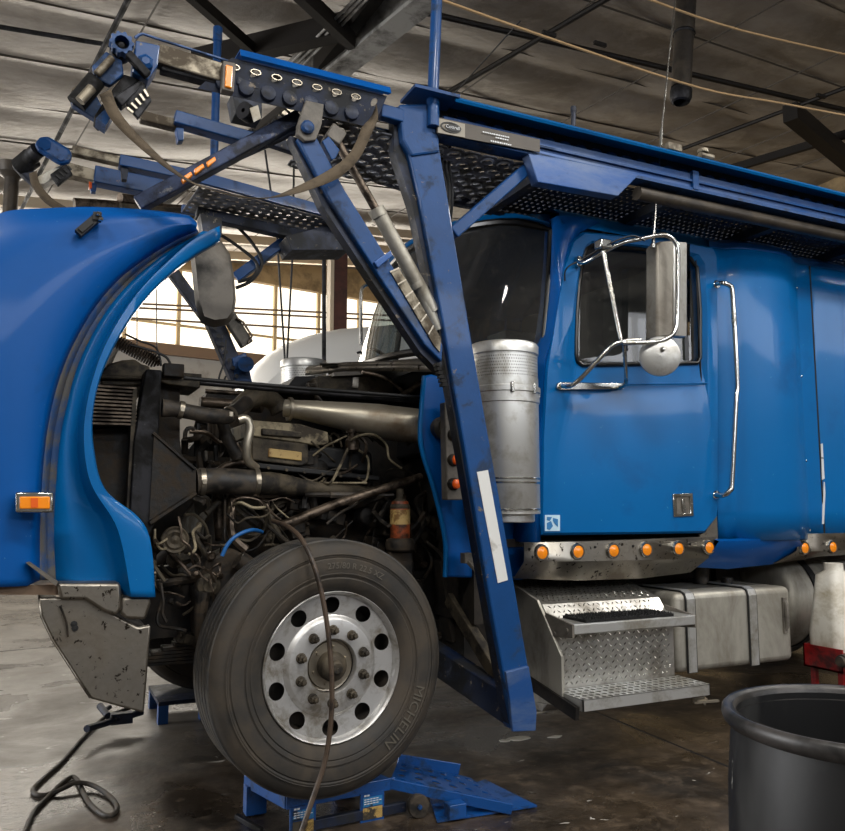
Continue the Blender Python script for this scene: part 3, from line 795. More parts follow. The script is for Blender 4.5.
# triangular charge-air funnel: from tall side tank to round hose
g = MB()
A_ = [at(154, 434, RY-.06), at(154, 434, RY+.14), at(149, 524, RY+.14), at(149, 524, RY-.06)]
B_ = [at(196, 470, RY-.05), at(196, 470, RY+.10), at(196, 494, RY+.10), at(196, 494, RY-.05)]
def sq(q, n=16):
    out = []
    for i in range(4):
        for j in range(n//4): out.append(q[i].lerp(q[(i+1) % 4], j/(n//4)))
    return out
g.grid([sq(A_), [a.lerp(b, .5) for a, b in zip(sq(A_), sq(B_))], sq(B_)], closed=True)
g.tube([at(153, 433, RY-.06), at(195, 469, RY-.06)], .008, 6); g.tube([at(150, 523, RY-.06), at(196, 493, RY-.06)], .012, 6)
obj('charge_air_funnel', g, M['grime'], rad, smooth=30)

# ---------------------------------------------------------------- engine
eng = empty('engine', at(300, 540, 4.3), truck)
def T(name, pts, r, mt='hose', k=6, n=12, par=None, Y=None):
    g = MB(); g.tube([at(p[0], p[1], p[2] if len(p) > 2 else Y) for p in pts], r, n, k=k)
    return obj(name, g, M[mt], par or eng, smooth=45)
def clampband(c, d, r, w=.02, par=None):
    g = MB(); d = Vector(d).normalized(); c = Vector(c)
    g.lathe([(r, -w/2), (r+.004, -w/2), (r+.004, w/2), (r, w/2)], c, d, 24)
    g.box(c+V(0, -r-.006, 0), (.016, .014, .02)); return obj('hose_clamp', g, M['clamp'], par or eng)
# lower charge hose
T('charge_air_hose', [(196, 482), (215, 481), (240, 482), (258, 483)], .060, 'hose', Y=RY, n=20)
for x in (202, 256): clampband(at(x, 482, RY), at(x+10, 482, RY)-at(x, 482, RY), .0605, .022)
T('charge_air_pipe', [(256, 483, 3.75), (275, 484, 3.77), (300, 487, 3.8), (330, 490, 3.85), (372, 492, 3.9)], [.052, .055, .05, .035, .03, .03], 'grime2', n=18)
# upper radiator hose with clamps
T('radiator_hose', [(162, 408, 3.68), (175, 409, 3.68), (190, 412, 3.68), (212, 416, 3.7), (228, 416, 3.74), (238, 409, 3.8), (246, 402, 3.9)], [.042, .036, .034, .036, .036, .034, .034], 'hose', n=18)
clampband(at(181, 410, 3.68), at(190, 412, 3.68)-at(181, 410, 3.68), .037)
clampband(at(229, 415, 3.74), at(236, 410, 3.79)-at(229, 415, 3.74), .037)
T('lower_hose', [(222, 418, 3.9), (226, 435, 3.9), (232, 448, 3.9), (238, 458, 3.9)], .03, 'hose')
T('coolant_pipe', [(238, 420, 3.72), (246, 419, 3.72), (250, 428, 3.72), (247, 446, 3.72), (248, 460, 3.74), (256, 468, 3.78)], .021, 'pipe', n=16)
T('elbow_pipe', [(236, 413, 4.1), (248, 400, 4.1), (262, 397, 4.15), (274, 402, 4.2), (280, 412, 4.2)], .05, 'grime2', n=18)
T('elbow_pipe', [(200, 402, 4.5), (230, 404, 4.5), (262, 408, 4.4)], .03, 'rodm', n=12)
T('thin_bypass_pipe', [(244, 462, 3.9), (220, 470, 3.92), (216, 500, 3.95), (219, 540, 4.0)], .018, 'rodm')
T('vertical_pipe', [(216, 470, 3.9), (219, 500, 3.9), (219, 528, 3.9)], .02, 'rodm')
# big silver intake / exhaust pipe
T('intake_pipe', [(284, 408, 4.05), (310, 411, 4.0), (350, 417, 3.92), (390, 423, 3.86), (424, 427, 3.8)], [.045, .05, .062, .078, .092, .094, .092], 'pipe', n=28)
T('pipe_ring', [(288, 409, 4.04), (291, 409.3, 4.04)], .062, 'clamp', n=24, k=0)
# long thin black rods over the engine
T('support_rod', [(184, 378, 3.6), (300, 388, 3.6), (430, 398, 3.6)], .009, 'black', k=0)
T('support_rod', [(200, 383, 3.65), (300, 392, 3.65), (430, 402, 3.62)], .011, 'darksteel', k=0)
T('support_rod', [(205, 391, 4.7), (300, 398, 4.7)], .014, 'rodm', k=0)
# block and covers
def PR(name, pts, Y, dep, mt, par=None, bevel=.006, smooth=35):
    g = MB(); g.prism([at(x, y, Y) for x, y in pts], (0, dep, 0)); return obj(name, g, M[mt], par or eng, smooth=smooth, bevel=bevel)
PR('engine_block', [(240, 470), (300, 474), (372, 480), (400, 500), (400, 560), (360, 585), (200, 600), (205, 520)], 4.1, .75, 'grime')
vc = PR('valve_cover', [(252, 420), (300, 424), (328, 432), (329, 444), (316, 446), (302, 443), (252, 436)], 3.9, .6, 'tan')
PR('valve_cover_step', [(262, 428), (302, 432), (302, 438), (262, 435)], 3.88, .03, 'grime2', vc)
PR('engine_side_cover', [(252, 437), (308, 444), (309, 462), (302, 466), (252, 460)], 3.88, .5, 'grime2')
lp = PR('builder_plate', [(269, 448), (302, 452), (302, 461), (268, 457)], 3.87, .01, 'glovecream')
PR('intake_manifold', [(308, 444), (340, 448), (372, 452), (374, 474), (320, 468), (308, 462)], 3.95, .5, 'black', bevel=.015)
PR('manifold_flange', [(252, 462), (380, 476), (380, 481), (252, 468)], 3.86, .4, 'black')
PR('exhaust_manifold', [(283, 470), (300, 478), (330, 482), (368, 486), (370, 494), (300, 494), (282, 486)], 3.92, .3, 'grime2', bevel=.02)
for k in range(6):
    g = MB(); p = at(268+k*18, 468+k*2, 3.85); g.lathe([(.008, 0), (.008, -.014), (.001, -.014)], p, (0, 1, 0), 6); obj('flange_bolt', g, M['grime2'], eng)
g = MB(); g.lathe([(.02, 0), (.036, .01), (.036, .06), (.02, .08), (.02, .1), (.03, .1), (.03, .12), (.001, .12)], at(352, 452, 3.9), (0, 0, 1), 16); obj('filler_cap', g, M['rodm'], eng)
PR('far_engine_side', [(207, 392), (240, 396), (352, 402), (430, 410), (430, 470), (340, 470), (250, 480), (150, 560), (150, 470), (184, 455), (196, 440), (200, 420)], 5.0, .15, 'frame')
PR('far_engine_side', [(206, 405), (226, 400), (252, 402), (330, 414), (350, 440), (250, 470), (208, 470)], 4.75, .1, 'grime')
for k in range(9):
    T('injector_line', [(258+k*9, 446, 4.05), (260+k*9, 438-k % 3*2, 4.0), (266+k*9, 436, 3.98), (270+k*9, 447, 3.97)], .006, 'grime2', n=6)
# front pulleys and belts
for x, y, r, Y in ((206, 432, .10, 4.25), (226, 446, .06, 4.2), (212, 470, .05, 4.2), (208, 500, .12, 4.3), (196, 555, .09, 4.1)):
    g = MB(); o = at(x, y, Y)
    g.lathe([(r*.2, -.03), (r*.6, -.02), (r*.92, -.03), (r, -.03), (r, -.02), (r*.9, -.012), (r, -.005), (r*.9, .004), (r, .012), (r, .03), (r*.2, .03)], o, (1, .2, 0), 28, caps=True)
    obj('pulley', g, M['grime'], eng)
g = MB(); g.tube([at(198, 424, 4.2), at(196, 460, 4.2), at(200, 500, 4.25), at(214, 500, 4.25), at(216, 460, 4.2), at(214, 424, 4.2)], .012, 6, closed=True); obj('drive_belt', g, M['black'], eng)
# oil filters with label
fo = at(400, 541, 3.7); ft = at(400, 489, 3.7); hh = (ft-fo).length
g = MB(); g.lathe([(.001, 0), (.045, .0), (.050, .02), (.050, hh*.62), (.044, hh*.66), (.044, hh*.72), (.04, hh*.76), (.001, hh*.76)], fo, (0, 0, 1), 28)
ff = obj('oil_filter', g, M['filter'], eng)
g = MB(); g.lathe([(.0508, hh*.32), (.0508, hh*.6)], fo, (0, 0, 1), 28); obj('filter_label', g, M['glovecream'], ff)
g = MB(); g.lathe([(.051, hh*.62), (.052, hh*.66), (.046, hh*.70), (.03, hh*.80), (.02, hh*.82), (.02, hh), (.001, hh)], fo, (0, 0, 1), 20); obj('filter_head', g, M['grime2'], ff)
g = MB(); g.lathe([(.07, -.05), (.075, -.02), (.07, .01), (.05, .015)], fo, (0, 0, 1), 20, caps=True); g.box(fo+V(.0, .03, -.13), (.13, .1, .16)); obj('filter_base', g, M['grime'], ff, bevel=.01)
# steering shaft, diagonal
T('steering_shaft', [(282, 526, 3.62), (330, 506, 3.64), (372, 492, 3.68), (421, 477, 3.72)], [.024, .022, .02, .02, .022], 'rodm', k=0, n=16)
# steering box and brackets left of the tire
sb = PR('steering_box', [(206, 560), (232, 548), (248, 556), (262, 566), (256, 580), (240, 590), (236, 610), (214, 640), (198, 640), (196, 590)], 3.72, .2, 'grime', bevel=.015)
g = MB(); g.lathe([(.05, 0), (.05, -.05), (.03, -.06), (.03, -.07), (.001, -.07)], at(207, 584, 3.72), (0, 1, 0), 20); obj('steering_arm_boss', g, M['grime2'], sb)
g = MB(); g.lathe([(.02, 0), (.02, -.04), (.012, -.05), (.001, -.05)], at(210, 556, 3.72), (0, 1, 0), 8); g.lathe([(.018, 0), (.018, -.04), (.001, -.05)], at(196, 574, 3.72), (0, 1, 0), 8); g.lathe([(.018, 0), (.018, -.04), (.001, -.05)], at(218, 575, 3.72), (0, 1, 0), 8); obj('box_bolts', g, M['rodm'], sb)
g = MB(); g.tube([at(204, 592, 3.64), at(200, 625, 3.64), at(206, 660, 3.66)], [.03, .025, .03], 10, k=3); obj('pitman_arm', g, M['grime'], sb)
h = at(175, 540, 3.66); g = MB(); g.lathe([(.02, .03), (.055, .02), (.06, 0), (.055, -.01), (.045, -.006), (.035, -.012), (.02, -.004), (.001, -.012)], h, (.1, 1, 0), 28); ho = obj('horn', g, M['grime2'], eng)
T('power_steering_reservoir', [(238, 560, 3.66), (262, 576, 3.66)], .045, 'grime', k=0)
T('blue_air_line', [(222, 556, 3.6), (228, 544, 3.6), (238, 535, 3.6), (252, 530, 3.62), (262, 532, 3.7)], .009, 'bluehose')
# tangled wiring and small hoses
rr = random.Random(11)
def tangle(n, x0, x1, y0, y1, Y0, Y1, r0, r1, mts, span=40):
    for i in range(n):
        x, y, Y = rr.uniform(x0, x1), rr.uniform(y0, y1), rr.uniform(Y0, Y1)
        pts = [(x, y, Y)]; a = rr.uniform(0, 6.28)
        for k in range(rr.randint(3, 5)):
            a += rr.uniform(-1.2, 1.2); st = rr.uniform(.25, .5)*span
            x = min(max(x+st*math.cos(a), x0-5), x1+5); y = min(max(y+st*math.sin(a), y0-5), y1+5); Y = min(max(Y+rr.uniform(-.05, .05), Y0), Y1)
            pts.append((x, y, Y))
        T('engine_hose' if r0 > .007 else 'wiring_lead', pts, rr.uniform(r0, r1), rr.choice(mts), n=7, k=5)
tangle(11, 160, 205, 520, 640, 3.62, 3.9, .005, .009, ['grime2', 'grime', 'rodm'])
tangle(8, 165, 215, 500, 620, 3.7, 4.0, .012, .022, ['hose', 'grime', 'grime2'])
tangle(12, 230, 400, 500, 545, 3.68, 3.95, .005, .009, ['grime2', 'grime', 'rodm', 'hose'], 60)
tangle(12, 230, 420, 500, 560, 3.75, 4.0, .012, .022, ['hose', 'grime', 'grime2', 'rodm'], 70)
tangle(12, 300, 430, 440, 500, 3.85, 4.1, .005, .012, ['grime2', 'grime', 'hose'], 50)
tangle(6, 190, 250, 415, 470, 3.95, 4.3, .01, .02, ['hose', 'grime', 'rodm'], 40)
tangle(8, 395, 440, 480, 650, 3.75, 4.0, .007, .018, ['hose', 'grime', 'grime2'], 50)
tangle(6, 250, 420, 390, 412, 4.1, 4.4, .006, .012, ['hose', 'grime2', 'rodm'], 60)
tangle(10, 225, 400, 500, 540, 3.66, 3.8, .004, .008, ['tan', 'rodm', 'grime2'], 40)
tangle(10, 160, 215, 530, 600, 3.6, 3.7, .004, .007, ['tan', 'rodm'], 26)
tangle(8, 300, 420, 440, 478, 3.8, 3.95, .004, .009, ['rodm', 'tan', 'grime2'], 40)
# assorted castings / brackets
def castings(n, x0, x1, y0, y1, Y0, Y1, s0, s1):
    for i in range(n):
        g = MB(); c = at(rr.uniform(x0, x1), rr.uniform(y0, y1), rr.uniform(Y0, Y1))
        s = rr.uniform(s0, s1); R = Matrix.Rotation(rr.uniform(-.5, .5), 3, 'Y') @ Matrix.Rotation(rr.uniform(-.4, .4), 3, 'Z')
        t = rr.random()
        if t < .5:
            g.box(c, (s*rr.uniform(.8, 1.6), s, s*rr.uniform(.5, 1.1)), R); g.box(c+V(0, -s*.5, 0), (s*.6, s*.3, s*.5), R)
            for q in (-1, 1): g.lathe([(.010, 0), (.010, -.015), (.001, -.016)], c+V(q*s*.45, -s*.5, s*.2), (0, 1, 0), 6)
        else:
            ax = V(rr.uniform(-1, 1), -1, rr.uniform(-.6, .6))
            g.lathe([(.001, s*.7), (s*.35, s*.7), (s*.4, s*.5), (s*.5, s*.45), (s*.5, -s*.1), (s*.3, -s*.2), (.001, -s*.2)], c, -ax, 14)
        obj('engine_fitting', g, M[rr.choice(['grime', 'grime', 'grime2', 'frame'])], eng, bevel=.006)
castings(14, 235, 405, 500, 548, 3.85, 4.05, .05, .1)
castings(8, 160, 210, 500, 640, 3.8, 4.0, .05, .1)
castings(12, 290, 430, 445, 498, 3.9, 4.1, .05, .1)
castings(6, 196, 240, 430, 500, 4.0, 4.3, .05, .09)
castings(7, 395, 440, 500, 650, 3.85, 4.05, .06, .1)
# firewall and air box
PR('firewall', [(320, 385), (440, 388), (440, 640), (390, 600), (372, 470)], 4.35, .1, 'frame', truck, bevel=0)
g = MB(); g.grid([[at(360, 380, 5.3), at(470, 380, 3.5)], [at(360, 600, 5.3), at(470, 600, 3.5)]]); 
g = MB(); g.prism([V(1.95, 3.5, .75), V(1.95, 5.4, .75), V(1.95, 5.4, 2.08), V(1.95, 3.5, 2.08)], (.05, 0, 0)); obj('firewall', g, M['frame'], truck, smooth=0)
ab = PR('air_box', [(318, 376), (368, 374), (392, 378), (394, 396), (366, 394), (318, 390)], 4.2, .5, 'grime2', truck)
PR('box_lid', [(335, 372), (372, 371), (374, 374), (334, 376)], 4.15, .5, 'plas_grey', ab, bevel=0)
PR('box_sticker', [(353, 377), (359, 377), (358, 388), (352, 387)], 4.19, .01, 'stainless', ab, bevel=0)
PR('battery_cover', [(286, 388), (296, 376), (316, 376), (316, 392)], 4.4, .4, 'black', truck)
T('cowl_strut', [(362, 372, 4.0), (385, 378, 4.0), (406, 394, 4.0)], .010, 'rodm', k=3, par=truck)
T('cowl_strut', [(424, 381, 3.9), (400, 397, 4.0)], .018, 'rodm', k=0, par=truck)
# ---------------------------------------------------------------- cab
# cowl ledge below the windshield
g = MB()
cw = [at(309, 369, 4.55), at(345, 365, 4.3), at(390, 364, 3.95), at(440, 365, 3.6)]
g.grid([[p+V(-.02, 0, 0) for p in cw], [p+V(.0, 0, .015) for p in cw], [V(2.3, p.y+.2, 2.19) for p in cw]])
g.grid([[p+V(-.02, 0, -.04) for p in cw], [p+V(-.02, 0, 0) for p in cw]])
g.grid([[V(p.x, 8.9-p.y, p.z) for p in cw], [V(2.3, 8.9-p.y-.2, 2.19) for p in cw]])
obj('cowl', g, M['stainless'], truck, solid=.006)
# windshield: curved and leaning
def ws_bottom(t):
    pts = [V(2.36, 3.44, 2.14), V(2.08, 3.62, 2.15), V(1.84, 3.95, 2.17), V(1.76, 4.42, 2.18), V(1.84, 4.9, 2.2), V(2.1, 5.27, 2.2), V(2.36, 5.46, 2.18)]
    return pts
WBp = resample(smooth_path(ws_bottom(0), 5), 25)
WTp = resample(smooth_path([V(2.44, 3.47, 2.80), V(2.25, 3.58, 2.86), V(2.08, 3.95, 2.90), V(2.03, 4.42, 2.92), V(2.08, 4.9, 2.90), V(2.25, 5.3, 2.86), V(2.44, 5.45, 2.80)], 5), 25)
def lerp_rows(A, B, n, bow=0):
    return [[a.lerp(b, k/n)+V(-bow*math.sin(math.pi*k/n), 0, 0) for a, b in zip(A, B)] for k in range(n+1)]
g = MB(); g.grid(lerp_rows(WBp, WTp, 8, .01)[0:])
ws = obj('windshield', g, M['glass'], truck, smooth=80)
g = MB(); loop = WBp+list(reversed(WTp)); g.tube([p+V(-.012, 0, 0) for p in loop], .022, 8, closed=True); obj('rubber_seal', g, M['blackgloss'], ws)
# A pillars and header
g = MB()
hd = [p+V(.0, 0, .02) for p in WTp]
rf_ = []
def roofpt(p, u, h):
    q = p.lerp(V(3.0, 4.45, p.z), u); return V(q.x, q.y, 2.82+h)
g.grid([hd, [p+V(-.03, 0, .045) for p in WTp], [roofpt(p, .12, .13) for p in WTp], [roofpt(p, .35, .17) for p in WTp], [roofpt(p, 1, .19) for p in WTp]])
g.grid([[V(2.44, 3.40, 2.82), V(3.66, 3.40, 2.82)], [V(2.44, 3.42, 2.89), V(3.66, 3.42, 2.89)], [V(2.44, 3.50, 2.94), V(3.66, 3.5, 2.94)], [V(2.5, 3.75, 2.98), V(3.66, 3.75, 2.98)], [V(2.6, 5.15, 2.98), V(3.66, 5.15, 2.98)], [V(2.44, 5.4, 2.94), V(3.66, 5.4, 2.94)], [V(2.44, 5.5, 2.82), V(3.66, 5.5, 2.82)]])
cab = obj('cab_roof', g, M['paint_door'], truck, smooth=60)
# near A pillar: strip between windshield and door
def quad_strip(name, A, B, mt, par, off=(0, .03, 0), bevel=.006):
    g = MB(); n = len(A)
    for i in range(n-1): pass
    g.grid([A, B]); g2 = obj(name, g, M[mt], par, smooth=60, solid=.02, off=0); return g2
DY = 3.40
pil_l = [at(x, y, 3.42) for x, y in ((557, 216), (556, 224), (554, 260), (551, 300), (546, 335), (538, 352), (536, 400), (528, 470), (524, 542))]
pil_r = [at(x, y, 3.40) for x, y in ((600, 222), (580, 232), (566, 262), (560, 300), (552, 340), (546, 365), (542, 400), (541, 470), (540, 542))]
g = MB(); mid = [a.lerp(b, .5)+V(0, -.03, 0) for a, b in zip(pil_l, pil_r)]
g.grid([[p+V(.0, .1, 0) for p in pil_l], pil_l, mid, pil_r]); obj('door_pillar', g, M['paint'], cab, smooth=60, solid=.004)
# far side wall, back wall, floor of the cab
g = MB(); g.prism([V(2.4, 5.5, 1.1), V(3.66, 5.5, 1.1), V(3.66, 5.5, 1.9), V(2.36, 5.5, 2.1)], (0, .04, 0))
g.prism([V(2.75, 5.5, 1.9), V(3.66, 5.5, 1.9), V(3.66, 5.5, 2.85), V(2.75, 5.5, 2.85)], (0, .04, 0)); g.prism([V(2.4, 5.5, 2.7), V(3.66, 5.5, 2.7), V(3.66, 5.5, 2.85), V(2.42, 5.5, 2.85)], (0, .04, 0))
obj('far_side_panel', g, M['paint'], cab, smooth=0)
g = MB(); g.span(2.0, 6.9, 3.5, 5.4, 1.12, 1.16); obj('cab_floor', g, M['frame'], cab, smooth=0)
g = MB(); g.span(3.5, 3.54, 3.5, 5.45, 1.15, 2.85); obj('rear_trim', g, M['dash'], cab, smooth=0)
g = MB()
for y in (3.6, 4.75):
    g.span(2.95, 3.45, y, y+.5, 1.5, 1.68); g.prism([V(3.32, y, 1.6), V(3.45, y, 1.6), V(3.52, y, 2.35), V(3.42, y, 2.38)], (0, .5, 0))
obj('cab_seat', g, M['seat'], truck, bevel=.04)
g = MB(); g.prism([V(1.9, 3.55, 1.6), V(2.5, 3.55, 1.6), V(2.5, 3.55, 2.0), V(2.3, 3.55, 2.12), V(1.95, 3.6, 2.12)], (0, 1.8, 0)); obj('dashboard', g, M['dash'], truck, bevel=.02)
g = MB(); c_ = V(2.62, 3.95, 2.02); ax_ = V(.8, 0, .5).normalized(); pts = []
e1 = ax_.cross(V(0, 1, 0)).normalized(); e2 = V(0, 1, 0)
g.tube([c_+e1*(.22*math.cos(t))+e2*(.22*math.sin(t)) for t in [2*math.pi*i/36 for i in range(36)]], .014, 8, closed=True)
g.cyl(c_, c_-ax_*.3, .03, 10); g.beam(c_-e2*.21, c_+e2*.21, .03, .015); obj('steering_wheel', g, M['black'], truck)
# dark monitor box above the dashboard
g = MB(); g.span(2.3, 2.5, 3.75, 3.95, 2.0, 2.3); obj('dash_monitor', g, M['dash'], ws)
# wipers outside
g = MB(); g.tube([at(357, 353, 4.85), at(370, 349, 4.8), at(384, 354, 4.7)], .008, 6); g.tube([at(372, 349, 4.8), at(380, 352, 4.6), at(387, 362, 4.5)], .010, 6); obj('windshield_wiper', g, M['darksteel'], ws)
g = MB(); g.tube([at(410, 345, 4.05), at(413, 335, 4.05), at(416, 350, 4.0)], .010, 6); obj('windshield_wiper', g, M['black'], ws)
# far mirror rail and far mirror
g = MB(); g.tube([at(361, 345, 5.55), at(361, 300, 5.55), at(363, 287, 5.55), at(372, 284, 5.55)], .014, 8, k=4); obj('far_mirror_rail', g, M['chrome'], truck)

# ---------------------------------------------------------------- driver door with window
O = [(583, 232), (640, 237), (690, 243), (712, 247), (716, 256), (717, 330), (717, 420), (717, 505), (716, 518), (704, 533), (640, 534), (555, 535), (541, 535), (540, 520), (541, 440), (545, 370), (553, 320), (562, 268), (572, 240)]
I = [(592, 245), (640, 249), (680, 255), (690, 258), (697, 268), (700, 310), (700, 345), (700, 358), (697, 363), (680, 363.5), (640, 364), (582, 365), (578, 362), (576, 355), (576, 340), (577, 310), (579, 285), (582, 262), (586, 249)]
def dens(c, Y, k=3):
    out = []
    n = len(c)
    for i in range(n):
        a, b = c[i], c[(i+1) % n]
        for j in range(k): out.append(at(a[0]+(b[0]-a[0])*j/k, a[1]+(b[1]-a[1])*j/k, Y))
    return out
g = MB()
o = dens(O, 3.395); i_ = dens(I, 3.41); n = len(o)
c_o = sum(o, V(0, 0, 0))/n
bev = [p.lerp(c_o, .015)+V(0, -.014, 0) for p in o]
m1 = [a.lerp(b, .72)+V(0, -.012, 0) for a, b in zip(bev, i_)]
m1 = [V(p.x, 3.381, p.z) for p in m1]
g.grid([[p+V(0, .05, 0) for p in o], o, bev, m1, i_, [p+V(0, .05, 0) for p in i_]], closed=True)
door = obj('door', g, M['paint_door'], truck, smooth=30)
g = MB(); ii = dens(I, 3.405, 4); g.tube(ii, .012, 8, closed=True); wf = obj('window_seal', g, M['blackgloss'], door)
g = MB(); g.add(i_, [tuple(range(n))]); g2 = obj('door_window', g, M['glass'], door, smooth=0)
for o2 in (g2,): o2.location = (0, .02, 0)
g = MB(); g.beam(at(683, 262, 3.43), at(686, 360, 3.43), .03, .02, up=(0, 1, 0)); obj('window_divider', g, M['blackgloss'], door)
g = MB(); g.prism([at(x, y, 3.47) for x, y in ((541, 372), (717, 372), (717, 535), (541, 535))], (0, .03, 0)); obj('door_liner', g, M['dash'], door, smooth=0)
# crease line under the window, door handle recess
g = MB(); g.tube([at(565, 384, 3.383), at(640, 384, 3.381), at(708, 383, 3.383)], .004, 6); obj('door_crease', g, M['paint_door'], door)
g = MB(); hp = [(673, 494), (693, 493), (694, 516), (674, 517)]; hi = [(676.5, 497), (690, 496.5), (690.5, 513), (677, 513.5)]
g.ring(dens(hp, 3.373, 2), dens(hi, 3.373, 2), (0, .01, 0)); dh = obj('door_handle', g, M['chrome'], door, bevel=.003)
g = MB(); g.prism([at(x, y, 3.379) for x, y in hi], (0, .003, 0)); obj('handle_recess', g, M['plas_grey'], dh)
g = MB(); g.beam(at(683, 499, 3.372), at(684, 512, 3.372), .02, .008, up=(0, 1, 0)); obj('handle_paddle', g, M['chrome'], dh, bevel=.003)
# sticker
g = MB(); g.prism(rect_pts(545, 515, 560, 531, 3.378), (0, .003, 0)); st = obj('door_sticker', g, mat('pale_blue_sticker', '#bcd9ea', .5), door)
g = MB()
for pts in (((547, 517), (552, 517), (550, 521), (547, 520)), ((553, 518), (558, 519), (558, 527), (555, 524), (553, 521)), ((547, 523), (551, 521), (553, 526), (550, 530), (547, 529))):
    g.prism([at(x, y, 3.3765) for x, y in pts], (0, .001, 0))
obj('sticker_print', g, mat('sticker_blue', '#2f78b0', .5), st, smooth=0)
# corner patch of bare metal at the lower door corner
g = MB(); g.prism([at(x, y, 3.392) for x, y in ((709, 517), (717, 516), (718, 540), (700, 540), (700, 535), (706, 532))], (0, .01, 0)); obj('corner_plate', g, M['stainless'], door, smooth=0)

# ---------------------------------------------------------------- rocker strip with amber lamps
def rocker(name, pts_top, pts_bot, lamps):
    g = MB()
    A = [at(x, y, 3.37) for x, y in pts_top]; B = [at(x, y, 3.365) for x, y in pts_bot[0]]; C = [at(x, y, 3.44) for x, y in pts_bot[1]]
    g.grid([[p+V(0, .04, 0) for p in A], A, B, C, [p+V(0, .3, 0) for p in C]])
    r = obj(name, g, M['stainless'], truck, solid=.006)
    for x, y in lamps:
        p = at(x, y, 3.364)
        g = MB(); g.lathe([(.042, .008), (.042, -.006), (.038, -.014), (.031, -.014), (.030, -.004)], p, (0, 1, 0), 28)
        l = obj('clearance_lamp', g, M['chrome'], r)
        g = MB(); g.lathe([(.031, -.004), (.030, -.012), (.02, -.017), (.001, -.019)], p, (0, 1, 0), 24); obj('amber_lens', g, M['amber'], l)
    return r
rocker('rocker_panel', [(524, 543), (580, 542), (640, 540), (716, 537)], ([(524, 562), (580, 561), (640, 560), (708, 558)], [(514, 578), (580, 580), (640, 578), (690, 572)]), [(541, 552.5), (577, 551.5), (612.5, 550.5), (645.5, 549.5), (677.5, 548.5), (708, 547.5)])
rocker('rocker_panel', [(797, 534), (820, 534), (870, 533)], ([(797, 551), (820, 551), (870, 549)], [(775, 563), (820, 556), (870, 553)]), [(803.5, 548), (831.5, 547)])
g = MB()
for x, y in ((529, 549), (595, 547), (633, 546), (660, 545), (690, 544), (532, 557)): g.lathe([(.007, 0), (.006, -.005), (.001, -.006)], at(x, y, 3.366), (0, 1, 0), 8)
obj('rocker_screws', g, M['darksteel'], truck)

# ---------------------------------------------------------------- sleeper
X_ = lambda px: at(px, 400, 3.38).x
pl = [(X_(717), 3.46), (X_(718), 3.415), (X_(722), 3.40), (X_(730), 3.40), (X_(734), 3.385), (X_(739), 3.36), (X_(744), 3.345), (X_(752), 3.335), (X_(765), 3.325), (X_(776), 3.325), (X_(784), 3.33), (X_(791), 3.345), (X_(798), 3.375), (X_(803), 3.40), (X_(806), 3.405), (X_(817), 3.405), (X_(820), 3.414), (X_(823), 3.405), (5.2, 3.405), (6.9, 3.405)]
XS = X_(820); XR1, XR2 = X_(727), X_(805)
zb, zt = 1.13, 2.84
g = MB(); g.grid([[V(x, y, z) for x, y in pl] for z in [zb+(zt-zb)*k/10 for k in range(11)]])
sl = obj('sleeper', g, M['paint_door'], truck, smooth=50, solid=.01, off=1)
g = MB(); top = [V(x, y-.012, 2.84) for x, y in pl]; top = [V(pl[0][0], 3.39, 2.84)]+top[2:]
g.grid([[p+V(0, .03, -.005) for p in top], top, [p+V(0, 0, .035) for p in top], [p+V(0, .05, .07) for p in top], [V(p.x, 3.7, 2.97) for p in top], [V(p.x, 5.2, 2.97) for p in top], [V(p.x, 5.5, 2.8) for p in top]])
obj('sleeper_roof', g, M['paint'], sl, smooth=50)
g = MB(); g.span(3.36, 6.9, 5.46, 5.5, 1.13, 2.85); obj('far_side_panel', g, M['paint'], sl, smooth=0)
# skirt under the sleeper
g = MB(); A = [at(x, y, 3.33) for x, y in ((719, 541), (737, 541), (765, 539), (797, 537))]; B = [at(x, y, 3.46) for x, y in ((690, 567), (728, 569), (775, 564), (800, 556))]
A0 = [p+V(0, .05, .01) for p in A]
g.grid([A0, A, [a.lerp(b, .35)+V(0, -.03, 0) for a, b in zip(A, B)], B, [p+V(0, .4, 0) for p in B]]); obj('sleeper_skirt', g, M['paint'], sl, smooth=40)
# panel seam, rivets, chipped paint
g = MB(); g.tube([V(XS, 3.402, 1.13), V(XS, 3.402, 2.84)], .006, 6); g.tube([V(XS, 3.402, 1.62), V(6.9, 3.40, 1.62)], .007, 6); obj('hatch_seam', g, M['black'], sl)
g = MB(); g.tube([V(3.385, 3.402, 1.13), V(3.39, 3.400, 1.8), V(3.385, 3.402, 2.84)], .005, 6); obj('door_gap', g, M['black'], sl)
g = MB()
for x, z in ((XR1, 2.70), (XR1, 2.05), (XR1, 1.55), (XR1, 1.2), (XR2, 2.68), (XR2, 2.12), (XR2, 1.6), (XR2, 1.18)):
    y = 3.40
    g.lathe([(.012, .004), (.011, -.003), (.006, -.008), (.001, -.009)], V(x, y, z), (0, 1, 0), 10)
obj('rivets', g, M['chrome'], sl)
g = MB()
for pts in (((822, 345), (825, 343), (826, 352), (825, 360), (827, 372), (825, 386), (822, 384)), ((821, 444), (826, 442), (828, 455), (824, 470), (826, 478), (822, 480)), ((830, 513), (833, 512), (834, 518), (830, 519)), ((829, 500), (831, 500), (831, 503), (829, 503)), ((824, 482), (826, 482), (824, 524), (822, 524)), ((821, 262), (822.5, 262), (824, 300), (822.5, 330))):
    g.prism([at(x, y, 3.396) for x, y in pts], (0, .006, 0))
obj('chipped_paint', g, mat('bare_primer', '#c9ccd0', .6), sl, smooth=0)
g = MB(); g.tube([at(684+4, 300, 3.38)]*2, .001, 3)
